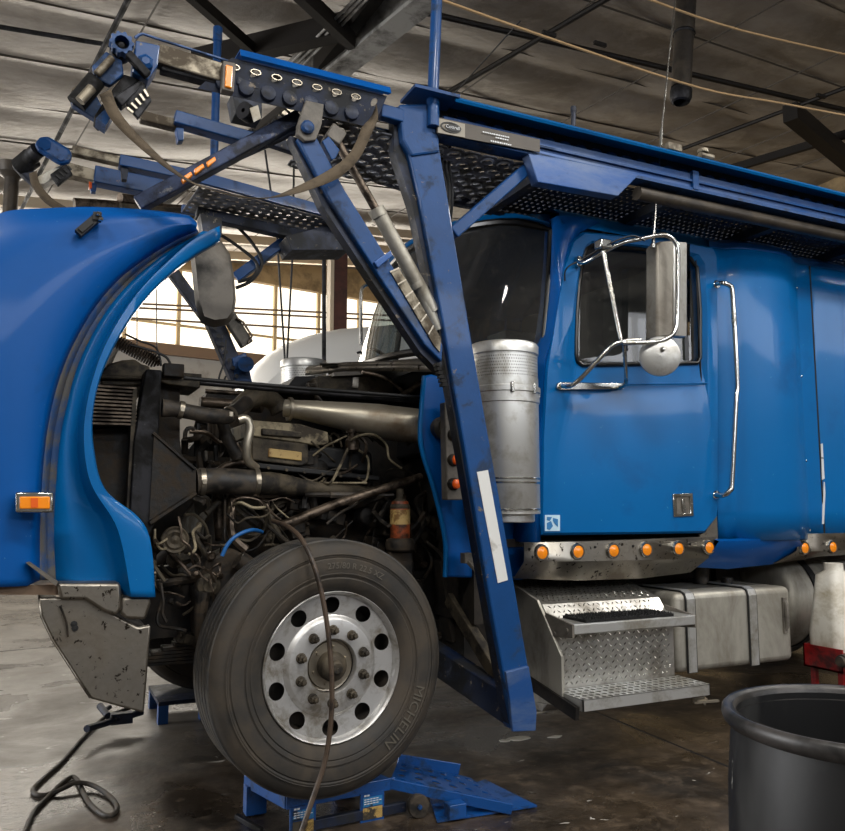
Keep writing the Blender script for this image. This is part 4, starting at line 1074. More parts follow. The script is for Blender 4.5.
# grab handle
g = MB(); g.tube([at(717, 284, 3.37), at(722, 283, 3.31), at(730, 286, 3.29), at(732.5, 296, 3.285), at(737, 380, 3.285), at(736, 400, 3.285), at(732, 480, 3.285), at(730, 490, 3.285), at(724, 495, 3.31), at(716, 495, 3.37)], .014, 12, k=5)
gh = obj('grab_handle', g, M['chrome'], truck)
for x, y in ((716.5, 284.5), (716, 495)):
    g = MB(); g.lathe([(.026, .01), (.026, -.004), (.02, -.012), (.001, -.014)], at(x, y, 3.385), (0, 1, 0), 20); obj('handle_mount', g, M['chrome'], gh)

# ---------------------------------------------------------------- mirror
mi = empty('mirror_assembly', at(672, 300, 3.15), truck)
def TM(nm, pts, r, mt='chrome', k=4): 
    g = MB(); g.tube([at(*p) for p in pts], r, 12, k=k); return obj(nm, g, M[mt], mi, smooth=50)
TM('upper_arm', [(578, 262, 3.36), (586, 262, 3.30), (600, 254, 3.22), (622, 243, 3.15), (640, 239, 3.12), (660, 235, 3.07), (670, 237, 3.05), (677, 246, 3.04), (678, 262, 3.04), (677, 315, 3.04), (675, 330, 3.04), (668, 338, 3.05), (655, 342, 3.08), (622, 343, 3.12)], .0115)
TM('lower_arm', [(562, 386, 3.36), (570, 386, 3.3), (580, 379, 3.25), (600, 358, 3.18), (613, 345, 3.14), (625, 341, 3.12), (640, 340, 3.11)], .012)
TM('brace_rod', [(603, 250, 3.2), (612, 295, 3.16), (621, 340, 3.12)], .011, k=0)
TM('brace_rod', [(624, 345, 3.13), (626, 375, 3.22), (625, 384, 3.3), (618, 388, 3.36)], .010)
g = MB(); g.prism([at(x, y, 3.365) for x, y in ((558, 383), (560, 382), (624, 383), (624, 389), (560, 390), (557, 388))], (0, .018, 0)); obj('mounting_bar', g, M['chrome'], mi, bevel=.004)
g = MB(); g.box(at(603, 245, 3.2), (.07, .06, .05)); g.box(at(578, 262, 3.37), (.03, .04, .06)); obj('arm_bracket', g, M['chrome'], mi, bevel=.008)
# mirror head: tall box seen from behind
c_ = at(658, 290, 3.14)
hx = [at(645, 243, 3.2), at(672, 241, 3.09), at(672, 338, 3.09), at(645, 338, 3.2)]
g = MB(); g.prism([at(x, y, 3.10) for x, y in ((657, 244), (661, 241), (674, 240), (674, 335), (669, 337), (657, 338))], (-.0, .09, 0)); 
mh = obj('mirror_housing', g, M['mirrorback'], mi, bevel=.012)
g = MB(); g.prism([at(674, 241, 3.10), at(687, 242, 3.14), at(687, 337, 3.14), at(674, 336, 3.10)], (.0, .05, 0)); obj('mirror_frame', g, M['alu'], mi, bevel=.006)
g = MB(); g.prism([at(687, 244, 3.145), at(690, 244, 3.16), at(690, 335, 3.16), at(687, 335, 3.145)], (0, .04, 0)); obj('mirror_glass', g, M['mirrorglass'], mi, smooth=0)
g = MB(); p = at(660, 356, 3.08); g.lathe([(.098, .02), (.103, .012), (.101, .002), (.085, -.008), (.05, -.016), (.001, -.02)], p, (.6, .8, .02), 32); cm = obj('convex_mirror', g, M['alu'], mi)
g = MB(); g.lathe([(.014, -.02), (.012, -.03), (.001, -.032)], p+V(.01, -.005, .03), (.6, .8, .02), 14); g.tube([at(666, 340, 3.09), at(664, 349, 3.06)], .009, 8); obj('convex_mirror_mount', g, M['chrome'], mi)
g = MB(); g.tube([at(577, 262, 3.33), at(569, 266, 3.34), at(565, 272, 3.36), at(565, 281, 3.37)], .004, 6, k=4); g.tube([at(583, 259, 3.3), at(600, 249, 3.2), at(618, 240, 3.14), at(634, 236, 3.1), at(645, 241, 3.08)], .005, 6, k=5); obj('mirror_cable', g, M['wire'], mi)
# CB antenna
g = MB(); a0 = at(653, 248, 3.1); a1 = at(654, 232, 3.1); a2 = at(661, 135, 3.1); a3 = at(677, -20, 3.1)
g.tube([a1, a2, a3], [.0055, .0045, .003], 8); g.tube([a0, a1], .009, 10); g.tube([at(660.5, 146, 3.1), at(661.3, 130, 3.1)], .008, 8)
g.lathe([(.016, 0), (.016, .02), (.01, .025)], a0, (0, 0, 1), 12, caps=True)
obj('antenna', g, M['chrome'], truck)

# ---------------------------------------------------------------- air cleaner canisters
def canister(o, r, h, par):
    a = MB(); a.lathe([(r*.96, 0), (r, .01), (r, h*.62), (r*1.0, h*.66)], o, (0, 0, 1), 48)
    can = obj('air_cleaner', a, M['alu'], par)
    a = MB(); a.lathe([(r*.2, -.04), (r*.8, -.04), (r*.84, -.035), (r*.84, .0), (r, .0), (r, .02)], o, (0, 0, 1), 40); obj('canister_base', a, M['alu'], can)
    a = MB()
    for z in (.015, .11, .125): a.lathe([(r*1.0, z*h/.62-.004), (r*1.018, z*h/.62-.001), (r*1.018, z*h/.62+.003), (r*1.0, z*h/.62+.006)], o, (0, 0, 1), 48)
    obj('canister_bead', a, M['chrome'], can)
    # perforated band
    nseg = 90; z0, z1 = h*.79, h*.935; a = MB()
    nv = 8
    fnc = lambda u, v: o+V(r*.985*math.cos(u), r*.985*math.sin(u), z0+(z1-z0)*v)
    for i in range(nseg):
        for k in range(nv):
            du_ = 2*math.pi/nseg; off_ = (k % 2)*.5
            a.holecell(fnc, (i+off_)*du_, (i+1+off_)*du_, k/nv, (k+1)/nv, du_*.22, .22/nv, 8)
    obj('perforated_screen', a, M['alu'], can, smooth=0)
    a = MB(); a.lathe([(r*.7, z0), (r*.7, z1)], o, (0, 0, 1), 30); obj('filter_core', a, M['grime'], can)
    a = MB(); a.lathe([(r*1.0, h*.64), (r*1.03, h*.645), (r*1.03, h*.70), (r*1.06, h*.705), (r*1.06, h*.735), (r*1.0, h*.74), (r*1.0, h*.79)], o, (0, 0, 1), 48)
    a.lathe([(r*.985, h*.93), (r*1.02, h*.935), (r*1.02, h*.985), (r*.97, h), (r*.3, h*1.0), (.001, h*1.0)], o, (0, 0, 1), 48)
    obj('canister_lid', a, M['alu'], can)
    for t in (-1.9, -1.2, -.2):
        a = MB(); c = o+V(r*1.075*math.cos(t), r*1.075*math.sin(t), h*.68); a.box(c+V(0, 0, h*.04), (.016, .016, .05))
        obj('lid_latch', a, M['chrome'], can, bevel=.003)
    return can
cb = at(504, 520, 3.35); ctp = at(505, 346, 3.35)
cb.x = (cb.x+ctp.x)/2
cb.z += .03; canister(cb, .168, ctp.z-cb.z, truck)
fo_ = at(303, 420, 5.35); canister(V(fo_.x, 5.35, 1.5), .16, at(303, 361, 5.35).z-1.5, truck)
# cowl side panel, blue, behind the post
g = MB(); cp = [(424, 376), (432, 374), (445, 378), (470, 380), (525, 380), (525, 580), (470, 578), (445, 577), (445, 540), (434, 490), (423, 455), (420, 430)]
g.prism([at(x, y, 3.52) for x, y in cp], (0, .03, 0)); cs = obj('cowl_side_panel', g, M['paint'], truck, bevel=.012)
g = MB(); g.tube(smooth_path([at(x, y, 3.51) for x, y in ((424, 376), (420, 430), (423, 455), (434, 490), (445, 540), (445, 577))], 5), .012, 8); obj('panel_edge', g, M['paint_door'], cs)
p = at(441, 428, 3.5); g = MB(); g.lathe([(.05, .02), (.055, 0), (.055, -.03), (.04, -.05), (.02, -.04), (.001, -.04)], p, (0, 1, 0), 24); obj('intake_bellows', g, M['hose'], cs)
g = MB(); g.prism([at(x, y, 3.40) for x, y in ((445, 402), (460, 402), (463, 500), (447, 500))], (0, .06, 0)); lb = obj('light_bracket', g, M['plas_grey'], truck, bevel=.006)
for y in (411, 435, 460, 484):
    g = MB(); p = at(453, y, 3.40); g.lathe([(.03, .01), (.03, -.012), (.024, -.02), (.018, -.008)], p, (-.3, 1, 0), 20); l = obj('side_lamp', g, M['grime'], lb)
    g = MB(); g.lathe([(.024, -.012), (.022, -.03), (.012, -.038), (.001, -.039)], p, (-.3, 1, 0), 20); obj('amber_lens', g, M['red_lens'], l)
g = MB(); g.beam(at(467, 558, 3.45), at(490, 582, 3.3), .05, .02); g.box(at(467, 558, 3.44), (.05, .05, .05)); obj('latch_bracket', g, M['plas_grey'], truck, bevel=.004)
# ---------------------------------------------------------------- head rack (loading deck over the cab)
NY = 3.05
rack = empty('loading_rack', (1.55, 3.1, 3.0), truck)
def B_(nm, pts, w_, h_, mt='rack', par=None, up=(0, 0, 1), bevel=.006):
    g = MB(); g.beam(at(*pts[0]), at(*pts[1]), w_, h_, up); return obj(nm, g, M[mt], par or rack, smooth=0, bevel=bevel)
def PP(nm, pts, Y, dep, mt, par=None, bevel=.004):
    g = MB(); g.prism([at(x, y, Y) for x, y in pts], (0, dep, 0)); return obj(nm, g, M[mt], par or rack, smooth=0, bevel=bevel)
# long near rail
XR = 7.2
g = MB()
g.prism([V(1.58, 2.99, 3.125), V(1.58, 3.12, 3.145), V(1.58, 3.12, 3.155), V(1.58, 2.985, 3.135), V(1.58, 2.965, 3.115), V(1.58, 2.972, 3.105)], (XR-1.58, 0, 0))
rail = obj('top_rail', g, M['paint_door'], rack, smooth=0)  # lighter door blue stands in for light from above on this rail
g = MB(); g.span(1.56, XR, 3.10, 3.12, 2.98, 3.15); obj('recessed_web', g, M['rack_dark'], rail, smooth=0)
x = 1.68; k = 0
while x < 5.6:
    g = MB(); g.lathe([(.032, .01), (.032, -.006), (.026, -.012), (.001, -.014)], V(x, 3.095, 3.092), (0, 1, 0), 14)
    for i, v in enumerate(g.v): g.v[i] = V(x+(v.x-x)*1.05, v.y, 3.092+(v.z-3.092)*.5)
    obj('punched_dimple', g, M['rack'], rail); x += .095
g = MB(); g.prism([V(1.56, 3.05, 3.072), V(1.56, 3.10, 3.078), V(1.56, 3.10, 2.985), V(1.56, 3.05, 2.99)], (XR-1.56, 0, 0)); 
bm_ = obj('rail_beam', g, M['rack_wear'], rack, smooth=0, bevel=.004)
g = MB(); g.span(1.5, XR, 3.035, 3.05, 3.02, 3.03); g.span(1.5, XR, 3.035, 3.12, 2.972, 2.988); obj('beam_lip', g, M['rack'], bm_, smooth=0)
g = MB(); g.span(3.02, 3.06, 3.03, 3.06, 2.98, 3.08); obj('beam_joint_plate', g, M['rack'], bm_, smooth=0)
# decal plate with builder's name
dp = [(437, 117), (540, 139.5), (540, 152), (437, 133)]
g = MB(); g.prism([at(x, y, 3.02) for x, y in dp], (0, .006, 0)); dc = obj('builder_decal', g, M['plate'], bm_, smooth=0)
# plane map for writing on the decal: u to the right in px of the photo plane, v up
pO = at(440, 130.5, 3.016); pU = (at(538, 151, 3.016)-pO).normalized(); pV = V(0, 0, 1)
def dfn(ox, oz): return lambda x, y, z: pO+pU*(x+ox)+pV*(y+oz)+V(0, -.001, 0)
g = MB(); g.prism([at(x, y, 3.017) for x, y in ((438, 118), (465, 124), (465, 137.5), (438, 132.5))], (0, .002, 0)); obj('logo_field', g, M['plate_light'], dc, smooth=0)
lc = at(452, 127.5, 3.013)
g = MB()
def oval(c, a, b, t): return [c+pU*(a*math.cos(q))+pV*(b*math.sin(q)) for q in [2*math.pi*i/32 for i in range(32)]]
g.ring(oval(lc+pU*-.005, .052, .024, 0), oval(lc+pU*-.003, .046, .019, 0), (0, .001, 0)); g.add(oval(lc+pU*.004, .040, .0155, 0), [tuple(range(32))]); obj('logo_oval', g, M['letter_black'], dc, smooth=0)
g = MB(); g.text('Cottrell', lambda x, y, z: lc+pU*(x+.004)+pV*(y-.006)+V(0, -.002, 0), .022); obj('logo_lettering', g, M['letter_white'], dc, smooth=0)
g = MB()
tfn = lambda px, py: (lambda x, y, z, o=at(px, py, 3.013): o+pU*x+pV*y)
rd_ = random.Random(4)
for px_, py_, n_, hh_ in ((500, 136, 14, .006), (503, 139.5, 6, .006), (503, 144, 10, .007)):
    fn_ = tfn(px_, py_); x_ = -n_*.0065
    for i_ in range(n_):
        w_ = rd_.uniform(.005, .011); g.add([fn_(x_, 0, 0), fn_(x_+w_, 0, 0), fn_(x_+w_, hh_, 0), fn_(x_, hh_, 0)], [(0, 1, 2, 3)]); x_ += w_+.003
obj('decal_print', g, M['letter_white'], dc, smooth=0)
# inner catwalk rail (far edge of near deck)
g = MB(); g.span(1.9, XR, 3.62, 3.66, 2.92, 3.12); obj('inner_rail', g, M['rack_dark'], rack, smooth=0)
# perforated deck, near catwalk
def deck(nm, P0, U, W, nu, nv, mt, par, hr=.33, solid=.006):
    g = MB(); fn = lambda u, v: P0+U*u+W*v
    for i in range(nu):
        for k in range(nv): g.holecell(fn, i/nu, (i+1)/nu, k/nv, (k+1)/nv, hr/nu, hr/nv, 8)
    return obj(nm, g, M[mt], par, smooth=0, solid=solid)
deck('perforated_deck', V(2.08, 3.12, 2.955), V(4.2, 0, 0), V(0, .5, 0), 110, 11, 'rack_dark', rack, .27)
M['cross'] = M['darksteel']
for x in (2.1, 2.9, 3.7, 4.5, 5.3): 
    g = MB(); g.span(x, x+.05, 3.1, 3.64, 2.90, 2.948); obj('deck_crossbar', g, M['rack_dark'], rack, smooth=0)
# round grey tube under the rail
g = MB(); g.cyl(V(2.7, 3.10, 2.925), V(XR, 3.10, 2.925), .036, 24); obj('torsion_tube', g, M['duct'], rack)
g = MB(); g.prism([at(x, y, 3.035) for x, y in ((528, 152), (640, 174), (618, 196), (538, 182))], (0, .06, 0)); obj('gusset_box', g, M['rack_wear'], rack, smooth=0, bevel=.004)
g = MB(); g.beam(at(545, 181, 3.1), at(620, 195, 3.1), .03, .012); 
# upright blue tube at the top of the post
g = MB(); g.cyl(at(433, 92, 3.03), at(438, -30, 3.03), .025, 16); up_ = obj('upright_tube', g, M['rack'], rack)
g = MB(); g.cyl(at(433, 127, 3.03), at(433, 97, 3.03), .028, 16); g.box(at(430, 99, 3.04), (.22, .16, .014)); obj('tube_socket', g, M['rack'], up_)
# small posts on the rail
g = MB(); g.cyl(at(573, 128, 3.1), at(573.5, 109, 3.1), .012, 10); g.cyl(at(573.5, 112, 3.1), at(573.5, 107, 3.1), .015, 10); obj('rail_peg', g, M['rack_dark'], rack)
g = MB(); g.box(at(670, 149.5, 3.1), (.09, .08, .035)); obj('rail_clip', g, M['bare'], rack); g = MB(); g.cyl(at(700, 155, 3.14), at(712, 158, 3.14), .02, 10); g.cyl(at(703, 153, 3.14), at(703, 150, 3.14), .03, 12); obj('rail_clip', g, M['bare'], rack)
# main leaning post
post = MB()
A = [at(394, 110, NY), at(437, 100, NY), at(437, 135, NY), at(536, 712, NY), at(536, 730, NY), at(513, 731, NY), at(410, 190, NY), at(399, 150, NY)]
pf = [(401, 104), (434, 104), (440, 150), (470, 330), (500, 500), (524, 640), (536, 712), (534, 731), (514, 731), (508, 700), (490, 600), (465, 450), (444, 330), (420, 200), (408, 150)]
post.prism([at(x, y, NY-.0) for x, y in pf], (0, .09, 0))
po = obj('leaning_post', post, M['rack'], rack, smooth=0, bevel=.008)
g = MB(); g.prism([at(x, y, NY+.03) for x, y in ((394, 108), (404, 104), (410, 150), (422, 200), (446, 330), (467, 450), (492, 600), (512, 722), (509, 724), (488, 610), (461, 455), (439, 330), (412, 205), (394, 150))], (0, .06, 0)); obj('post_side_flange', g, M['rack_dark'], po, smooth=0)
g = MB(); g.prism([at(x, y, NY-.004) for x, y in ((477, 472), (488, 470), (508, 580), (498, 583))], (0, .006, 0)); obj('reflective_tape', g, M['white_sticker'], po, smooth=0)
g = MB(); g.prism([at(x, y, NY-.016) for x, y in ((506, 672), (529, 666), (537, 712), (536, 731), (513, 732), (510, 700))], (0, .02, 0)); obj('foot_plate', g, M['rack_wear'], po, smooth=0, bevel=.004)
g = MB(); g.prism([at(x, y, NY-.012) for x, y in ((399, 104), (437, 103), (440, 152), (412, 156), (403, 140))], (0, .12, 0)); obj('post_head', g, M['rack'], po, smooth=0, bevel=.01)
# knee brace from post to rail
B_('knee_brace', [(452, 234, 3.10), (540, 157, 3.12)], .05, .055)
# foot frame
B_('foot_beam', [(518, 712, 3.12), (425, 650, 3.75)], .09, .13, 'rack_dark')
B_('foot_brace', [(450, 598, 3.75), (503, 684, 3.25)], .05, .07, 'grime2')
B_('foot_hanger', [(440, 560, 3.85), (452, 640, 3.85)], .12, .06, 'frame')
# cables in front of deck at post
for k_ in range(3):
    g = MB(); g.tube([at(444+k_*3, 145, 3.2), at(441+k_*4, 165, 3.22), at(446+k_*3, 190, 3.22), at(443+k_*4, 215, 3.24), at(440+3*k_, 240, 3.26)], .008, 7, k=5); obj('hydraulic_hose', g, M['wire'], rack)
# ---- front swinging section
# near front side channel with lightening holes
tn = [at(240, 50, 3.0), at(390, 88, 3.0)]
d_ = tn[1]-tn[0]; L0 = d_.length; du_ = d_.normalized()
g = MB()
up_v = V(0, 0, 1)-du_*du_.z; up_v.normalize()
def sec(o): # profile points
    return [o+V(0, 0, 0), o+V(0, -.02, -.02), o+V(0, -.015, -.03)]
pa, pb = tn
g.grid([[pa+V(0, .14, .02), pb+V(0, .14, .02)], [pa, pb], [pa+V(.0, -.012, -.03), pb+V(0, -.012, -.03)], [pa+V(.01, -.004, -.034), pb+V(-.01, -.004, -.034)]])
ch = obj('front_channel', g, M['paint'], rack, smooth=0, solid=.006)
# sloping inner face with punched holes
W0 = V(0, .05, -.035); g = MB()
face = lambda u, v: pa+V(-.03, .01, -.035)+(d_+V(.02, 0, 0))*u+V(-.12*(1-u)-.05*u, .0, -.135)*v+V(0, .04, 0)*v
n = 8
for i in range(n): g.holecell(face, i/n, (i+1)/n, 0, .5, .16/n, .13, 16)
g.grid([[face(0, .5), face(1, .5)], [face(0, 1), face(1, 1)]])
obj('punched_side_plate', g, M['rack_dark'], ch, smooth=0, solid=.005)
for i in range(7):
    g = MB(); o = face((i+.7)/8, .72)+V(0, -.008, 0)
    g.lathe([(.034, .012), (.03, -.004), (.015, -.009), (.001, -.01)], o, (0, 1, 0), 18); obj('punched_dimple', g, M['rack_dark'], ch)
    g = MB(); o = face((i+.5)/8, .25)+V(0, -.004, 0)
    g.tube([o+V(.02*math.cos(q), -.003, .011*math.sin(q)) for q in [2*math.pi*j/16 for j in range(16)]], .003, 6, closed=True); obj('hole_collar', g, M['clamp'], ch)
# edge rim lower & near underside
B_('lower_channel', [(235, 82, 3.05), (372, 118, 3.1)], .05, .04, 'rack_dark')
g = MB(); g.cyl(at(322, 116, 3.15), at(420, 140, 3.15), .012, 10); obj('conduit_tube', g, M['chrome'], rack)
B_('front_rail', [(380, 112, 3.06), (402, 118, 3.06)], .05, .06, 'rack')
# bare steel telescoping bar and head
B_('telescoping_bar', [(156, 56, 3.05), (226, 77, 3.05)], .06, .078, 'bare')
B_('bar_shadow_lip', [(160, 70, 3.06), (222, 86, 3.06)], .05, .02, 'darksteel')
g = MB(); g.tube([at(135, 38, 3.02), at(142, 34, 3.02), at(155, 38, 3.02), at(228, 61, 3.02)], .006, 6, k=3); obj('brake_line', g, M['rack'], rack)
am = PP('corner_lamp', [(223, 60), (236, 63), (234, 92), (222, 89)], 2.98, .04, 'plas_grey')
PP('amber_lens', [(226, 64), (233, 66), (232, 88), (225, 86)], 2.97, .02, 'amber', am, bevel=.004)
def head(nm, ox, oy, s, Y, dep):
    h = empty(nm, at(ox, oy, Y), rack)
    def p(x, y): return (ox+(x-122)*s, oy+(y-42)*s)
    def HP(n_, pts, dy, dp_, mt, bv=.005):
        g = MB(); g.prism([at(*p(x, y), Y+dy) for x, y in pts], (0, dp_, 0)); return obj(n_, g, M[mt], h, smooth=0, bevel=bv)
    def zc(x, y, dy): q = p(x, y); return at(q[0], q[1], Y+dy)
    HP('mounting_block', [(136, 40), (160, 45), (158, 65), (148, 80), (132, 72), (134, 55)], 0, .10, 'rack')
    # toothed ratchet wheel
    o = zc(122, 42, -.02); n = 10; poly = []
    R1 = 11.5*s*Y/F*1.0; 
    for i in range(n*4):
        t = 2*math.pi*i/(n*4); r = R1 if i % 4 in (0, 1) else R1*.84
        poly.append(o+V(r*math.cos(t), 0, r*math.sin(t)))
    inner = [o+V(R1*.6*math.cos(2*math.pi*i/(n*4)), 0, R1*.6*math.sin(2*math.pi*i/(n*4))) for i in range(n*4)]
    g = MB(); g.ring(poly, inner, (0, .04, 0)); obj('ratchet_wheel', g, M['rack'], h, smooth=0)
    g = MB(); g.lathe([(R1*.62, 0), (R1*.62, .05), (R1*.3, .05), (R1*.25, .02), (.001, .02)], o, (0, 1, 0), 20); g.lathe([(R1*.9, .045), (R1*.9, .09)], o, (0, 1, 0), 20, caps=True); obj('winch_drum', g, M['darksteel'], h)
    HP('side_cheek', [(92, 66), (106, 51), (122, 60), (124, 74), (110, 85), (96, 78)], .02, .03, 'rack')
    HP('side_cheek', [(70, 97), (76, 88), (84, 86), (95, 92), (108, 118), (100, 122), (72, 104)], .06, .04, 'rack')
    HP('jaw_plate', [(124, 74), (142, 79), (113, 100), (100, 122), (94, 116), (110, 92)], .03, .09, 'darksteel')
    HP('jaw_plate', [(114, 96), (140, 80), (146, 84), (122, 106)], -.0, .05, 'darksteel')
    hp_ = HP('slotted_plate', [(126, 103), (143, 82), (152, 100), (138, 119)], -.01, .02, 'darksteel')
    for i in range(5):
        t = i/4; a = zc(127+t*17, 108-t*18, -.014); b = zc(133+t*15, 113-t*16, -.014)
        g = MB(); g.beam(a, b, .008, .012*s, up=(0, 1, 0)); obj('slot_edge', g, M['clamp'], hp_, smooth=0)
    g = MB(); g.cyl(zc(76, 104, .05), zc(96, 80, .04), .035*s, 20); obj('roller', g, M['darksteel'], h)
    g = MB(); g.cyl(zc(80, 101, .0), zc(92, 88, .0), .018*s, 14); g.lathe([(.03*s, 0), (.03*s, -.012), (.01, -.015)], zc(80, 95, .055), (0, 1, 0), 16); obj('roller_pin', g, M['bare'], h)
    g = MB(); g.cyl(zc(99, 72, .0), zc(99, 72, .05), .01*s, 14); g.cyl(zc(97, 74, .0), zc(112, 58, .0), .014*s, 14); obj('roller_shaft', g, M['bare'], h)
    g = MB(); g.beam(zc(128, 54, -.02), zc(148, 76, -.02), .03, .03*s, up=(0, 1, 0)); obj('tension_bar', g, M['darksteel'], h, smooth=0, bevel=.004)
    g = MB(); g.lathe([(.03*s, 0), (.03*s, -.02), (.015*s, -.03), (.001, -.03)], zc(145, 64, 0), (0, 1, 0), 6); obj('pivot_bolt', g, M['rack'], h)
    g = MB(); g.prism([zc(96, 118, .02), zc(108, 106, .02), zc(114, 112, .02), zc(106, 125, .02)], (0, .08, 0)); obj('toe_plate', g, M['rack'], h, smooth=0)
    return h
head('winch_head', 122, 42, 1, 3.0, .1)
# second parallel bar (inner of near ramp)
B_('telescoping_bar', [(140, 117, 3.5), (176, 126, 3.5)], .05, .045, 'bare')
B_('ramp_arm', [(174, 119, 3.48), (252, 141, 3.48)], .07, .06, 'rack')
PP('arm_clip', [(176, 127), (184, 128), (184, 140), (178, 141)], 3.46, .05, 'rack')
# diagonal dark strut from near pivot down-left
B_('diagonal_strut', [(138, 205, 3.3), (300, 118, 3.15)], .06, .06, 'bluesteel')
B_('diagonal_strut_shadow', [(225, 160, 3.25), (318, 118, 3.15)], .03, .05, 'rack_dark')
for x, y in ((187, 174), (199, 166), (211, 159)):
    l = PP('marker_lamp', [(x-5, y+3), (x+4, y-3), (x+6, y+1), (x-3, y+8)], 3.2, .04, 'amber')
# pivot plate and swing arm
pv = PP('pivot_plate', [(306, 100), (324, 104), (322, 124), (316, 140), (305, 141), (297, 134), (298, 124)], 3.0, .03, 'plas_grey')
g = MB(); g.lathe([(.028, 0), (.028, -.014), (.02, -.02), (.001, -.02)], at(307, 128, 3.0), (0, 1, 0), 10); obj('pivot_bolt', g, M['rack'], pv)
arm = MB(); arm.prism([at(x, y, 3.02) for x, y in ((297, 138), (314, 132), (345, 190), (395, 270), (443, 345), (442, 362), (425, 345), (385, 285), (330, 200))], (0, .07, 0)); ar = obj('swing_arm', arm, M['rack'], rack, smooth=0, bevel=.006)
g = MB(); g.prism([at(x, y, 3.05) for x, y in ((290, 136), (298, 138), (331, 200), (386, 286), (426, 346), (442, 362), (440, 372), (420, 352), (378, 290), (322, 205))], (0, .06, 0)); obj('arm_side', g, M['rack_dark'], ar, smooth=0)
g = MB(); g.prism([at(x, y, 3.012) for x, y in ((391, 272), (399, 268), (441, 338), (440, 352), (434, 345))], (0, .01, 0)); obj('chain_guard', g, M['bare'], ar, smooth=0)
g = MB()
for t in (0, .16, .32, .48, .64, .8): 
    a = at(390+t*48, 272+t*78, 3.008); b = at(399+t*43, 268+t*72, 3.008); g.beam(a, b, .006, .006, up=(0, 1, 0))
obj('guard_ribs', g, M['clamp'], ar, smooth=0)
g = MB(); g.prism([at(x, y, 3.0) for x, y in ((374, 262), (391, 250), (393, 256), (378, 268))], (0, .1, 0)); obj('arm_collar', g, M['rack_wear'], ar, smooth=0, bevel=.004)
g = MB()
for t in range(6): g.box(at(437+t*1.2, 365+t*4, 3.02), (.02, .03, .014))
obj('chain_tail', g, M['darksteel'], ar, smooth=0)
# hydraulic cylinder
cy = MB(); cy.cyl(at(335, 138, 3.1), at(379, 215, 3.1), .019, 16); cr = obj('cylinder_rod', cy, M['rodm'], rack)
g = MB(); g.lathe([(.0, 0)], V(0, 0, 0), (0, 0, 1), 3) if False else g.cyl(at(379, 214, 3.1), at(433, 312, 3.1), .033, 24); g.cyl(at(376, 209, 3.1), at(380, 217, 3.1), .037, 24); g.cyl(at(415, 283, 3.1), at(418, 288, 3.1), .038, 24); g.cyl(at(420, 290, 3.1), at(438, 330, 3.1), .028, 16)
obj('cylinder_barrel', g, M['tank'], cr)
g = MB(); g.box(at(334, 137, 3.08), (.07, .07, .07), Matrix.Rotation(.5, 3, 'Y')); g.cyl(at(341, 132, 3.05), at(341, 132, 3.15), .018, 12); obj('cylinder_clevis', g, M['plas_grey'], cr, bevel=.006)
PP('cylinder_bracket', [(322, 141), (329, 136), (340, 150), (336, 158), (332, 160)], 3.02, .04, 'rack')
# perforated deck, front near part (between the channel and post)
dk = [at(330, 120, 3.2)]
P0 = V(1.05, 3.12, 2.95)
g = MB()
fn = lambda u, v: V(1.0+1.06*u, 3.10+.52*v, 2.955-.0*u)
for i in range(12):
    for k in range(6): g.holecell(fn, i/12, (i+1)/12, k/6, (k+1)/6, .26/12, .26/6, 12)
obj('perforated_deck', g, M['deck'], rack, smooth=0, solid=.006)
g = MB()
for i in range(12):
    for k in range(6):
        c = fn((i+.5)/12, (k+.5)/6)+V(0, 0, -.006); g.lathe([(.034, 0), (.028, -.008), (.023, -.006)], c, (0, 0, 1), 12)
obj('deck_flares', g, M['deck'], rack)
B_('deck_edge_rail', [(250, 135, 3.62), (415, 190, 3.62)], .04, .05, 'rack_dark')
B_('deck_edge_rail', [(415, 190, 3.62), (560, 222, 3.62)], .04, .07, 'rack_dark')
g = MB(); g.cyl(at(436, 170, 3.5), at(436, 172, 3.0), .01, 8)
# ---- far catwalk
FY0, FY1 = 4.75, 5.3
a_ = V(.78, 4.75, 3.27); b_ = V(1.75, 4.95, 3.25)
P0 = atz(203, 186, 3.28); P1 = atz(338, 222, 3.25); P2 = atz(200, 219, 3.25); 
g = MB()
W_ = V(-.03, .50, 0); U_ = P1-P0; P0f = P0-U_*.02
fn = lambda u, v: P0f+U_*1.02*u+W_*v
for i in range(16):
    for k in range(7): g.holecell(fn, i/16, (i+1)/16, k/7, (k+1)/7, .26/16, .26/7, 8)
fd = obj('far_perforated_deck', g, M['deck'], rack, smooth=0, solid=.006)
g = MB(); g.beam(P0-U_*.1+V(0, -.02, .04), P1+V(0, -.02, .04), .03, .07); g.beam(P0f+W_+V(0, 0, .02), P1+W_+V(0, 0, .02), .03, .05); obj('far_edge_rail', g, M['rack'], fd, smooth=0)
g = MB()
for t in range(12):
    c = (P1+W_*.0)+W_*(t/12); g.box(c+V(-.0, 0, -.02), (.03, .02, .03))
obj('far_edge_teeth', g, M['darksteel'], fd, smooth=0)
PP('far_box_beam', [(286, 236), (338, 222), (358, 238), (350, 250), (292, 250)], 5.1, .25, 'rack_dark')
B_('far_box_beam', [(196, 213, 5.2), (350, 247, 5.2)], .08, .07, 'rack_dark')
B_('far_brace', [(236, 278, 5.4), (292, 236, 5.3)], .06, .07, 'rack')
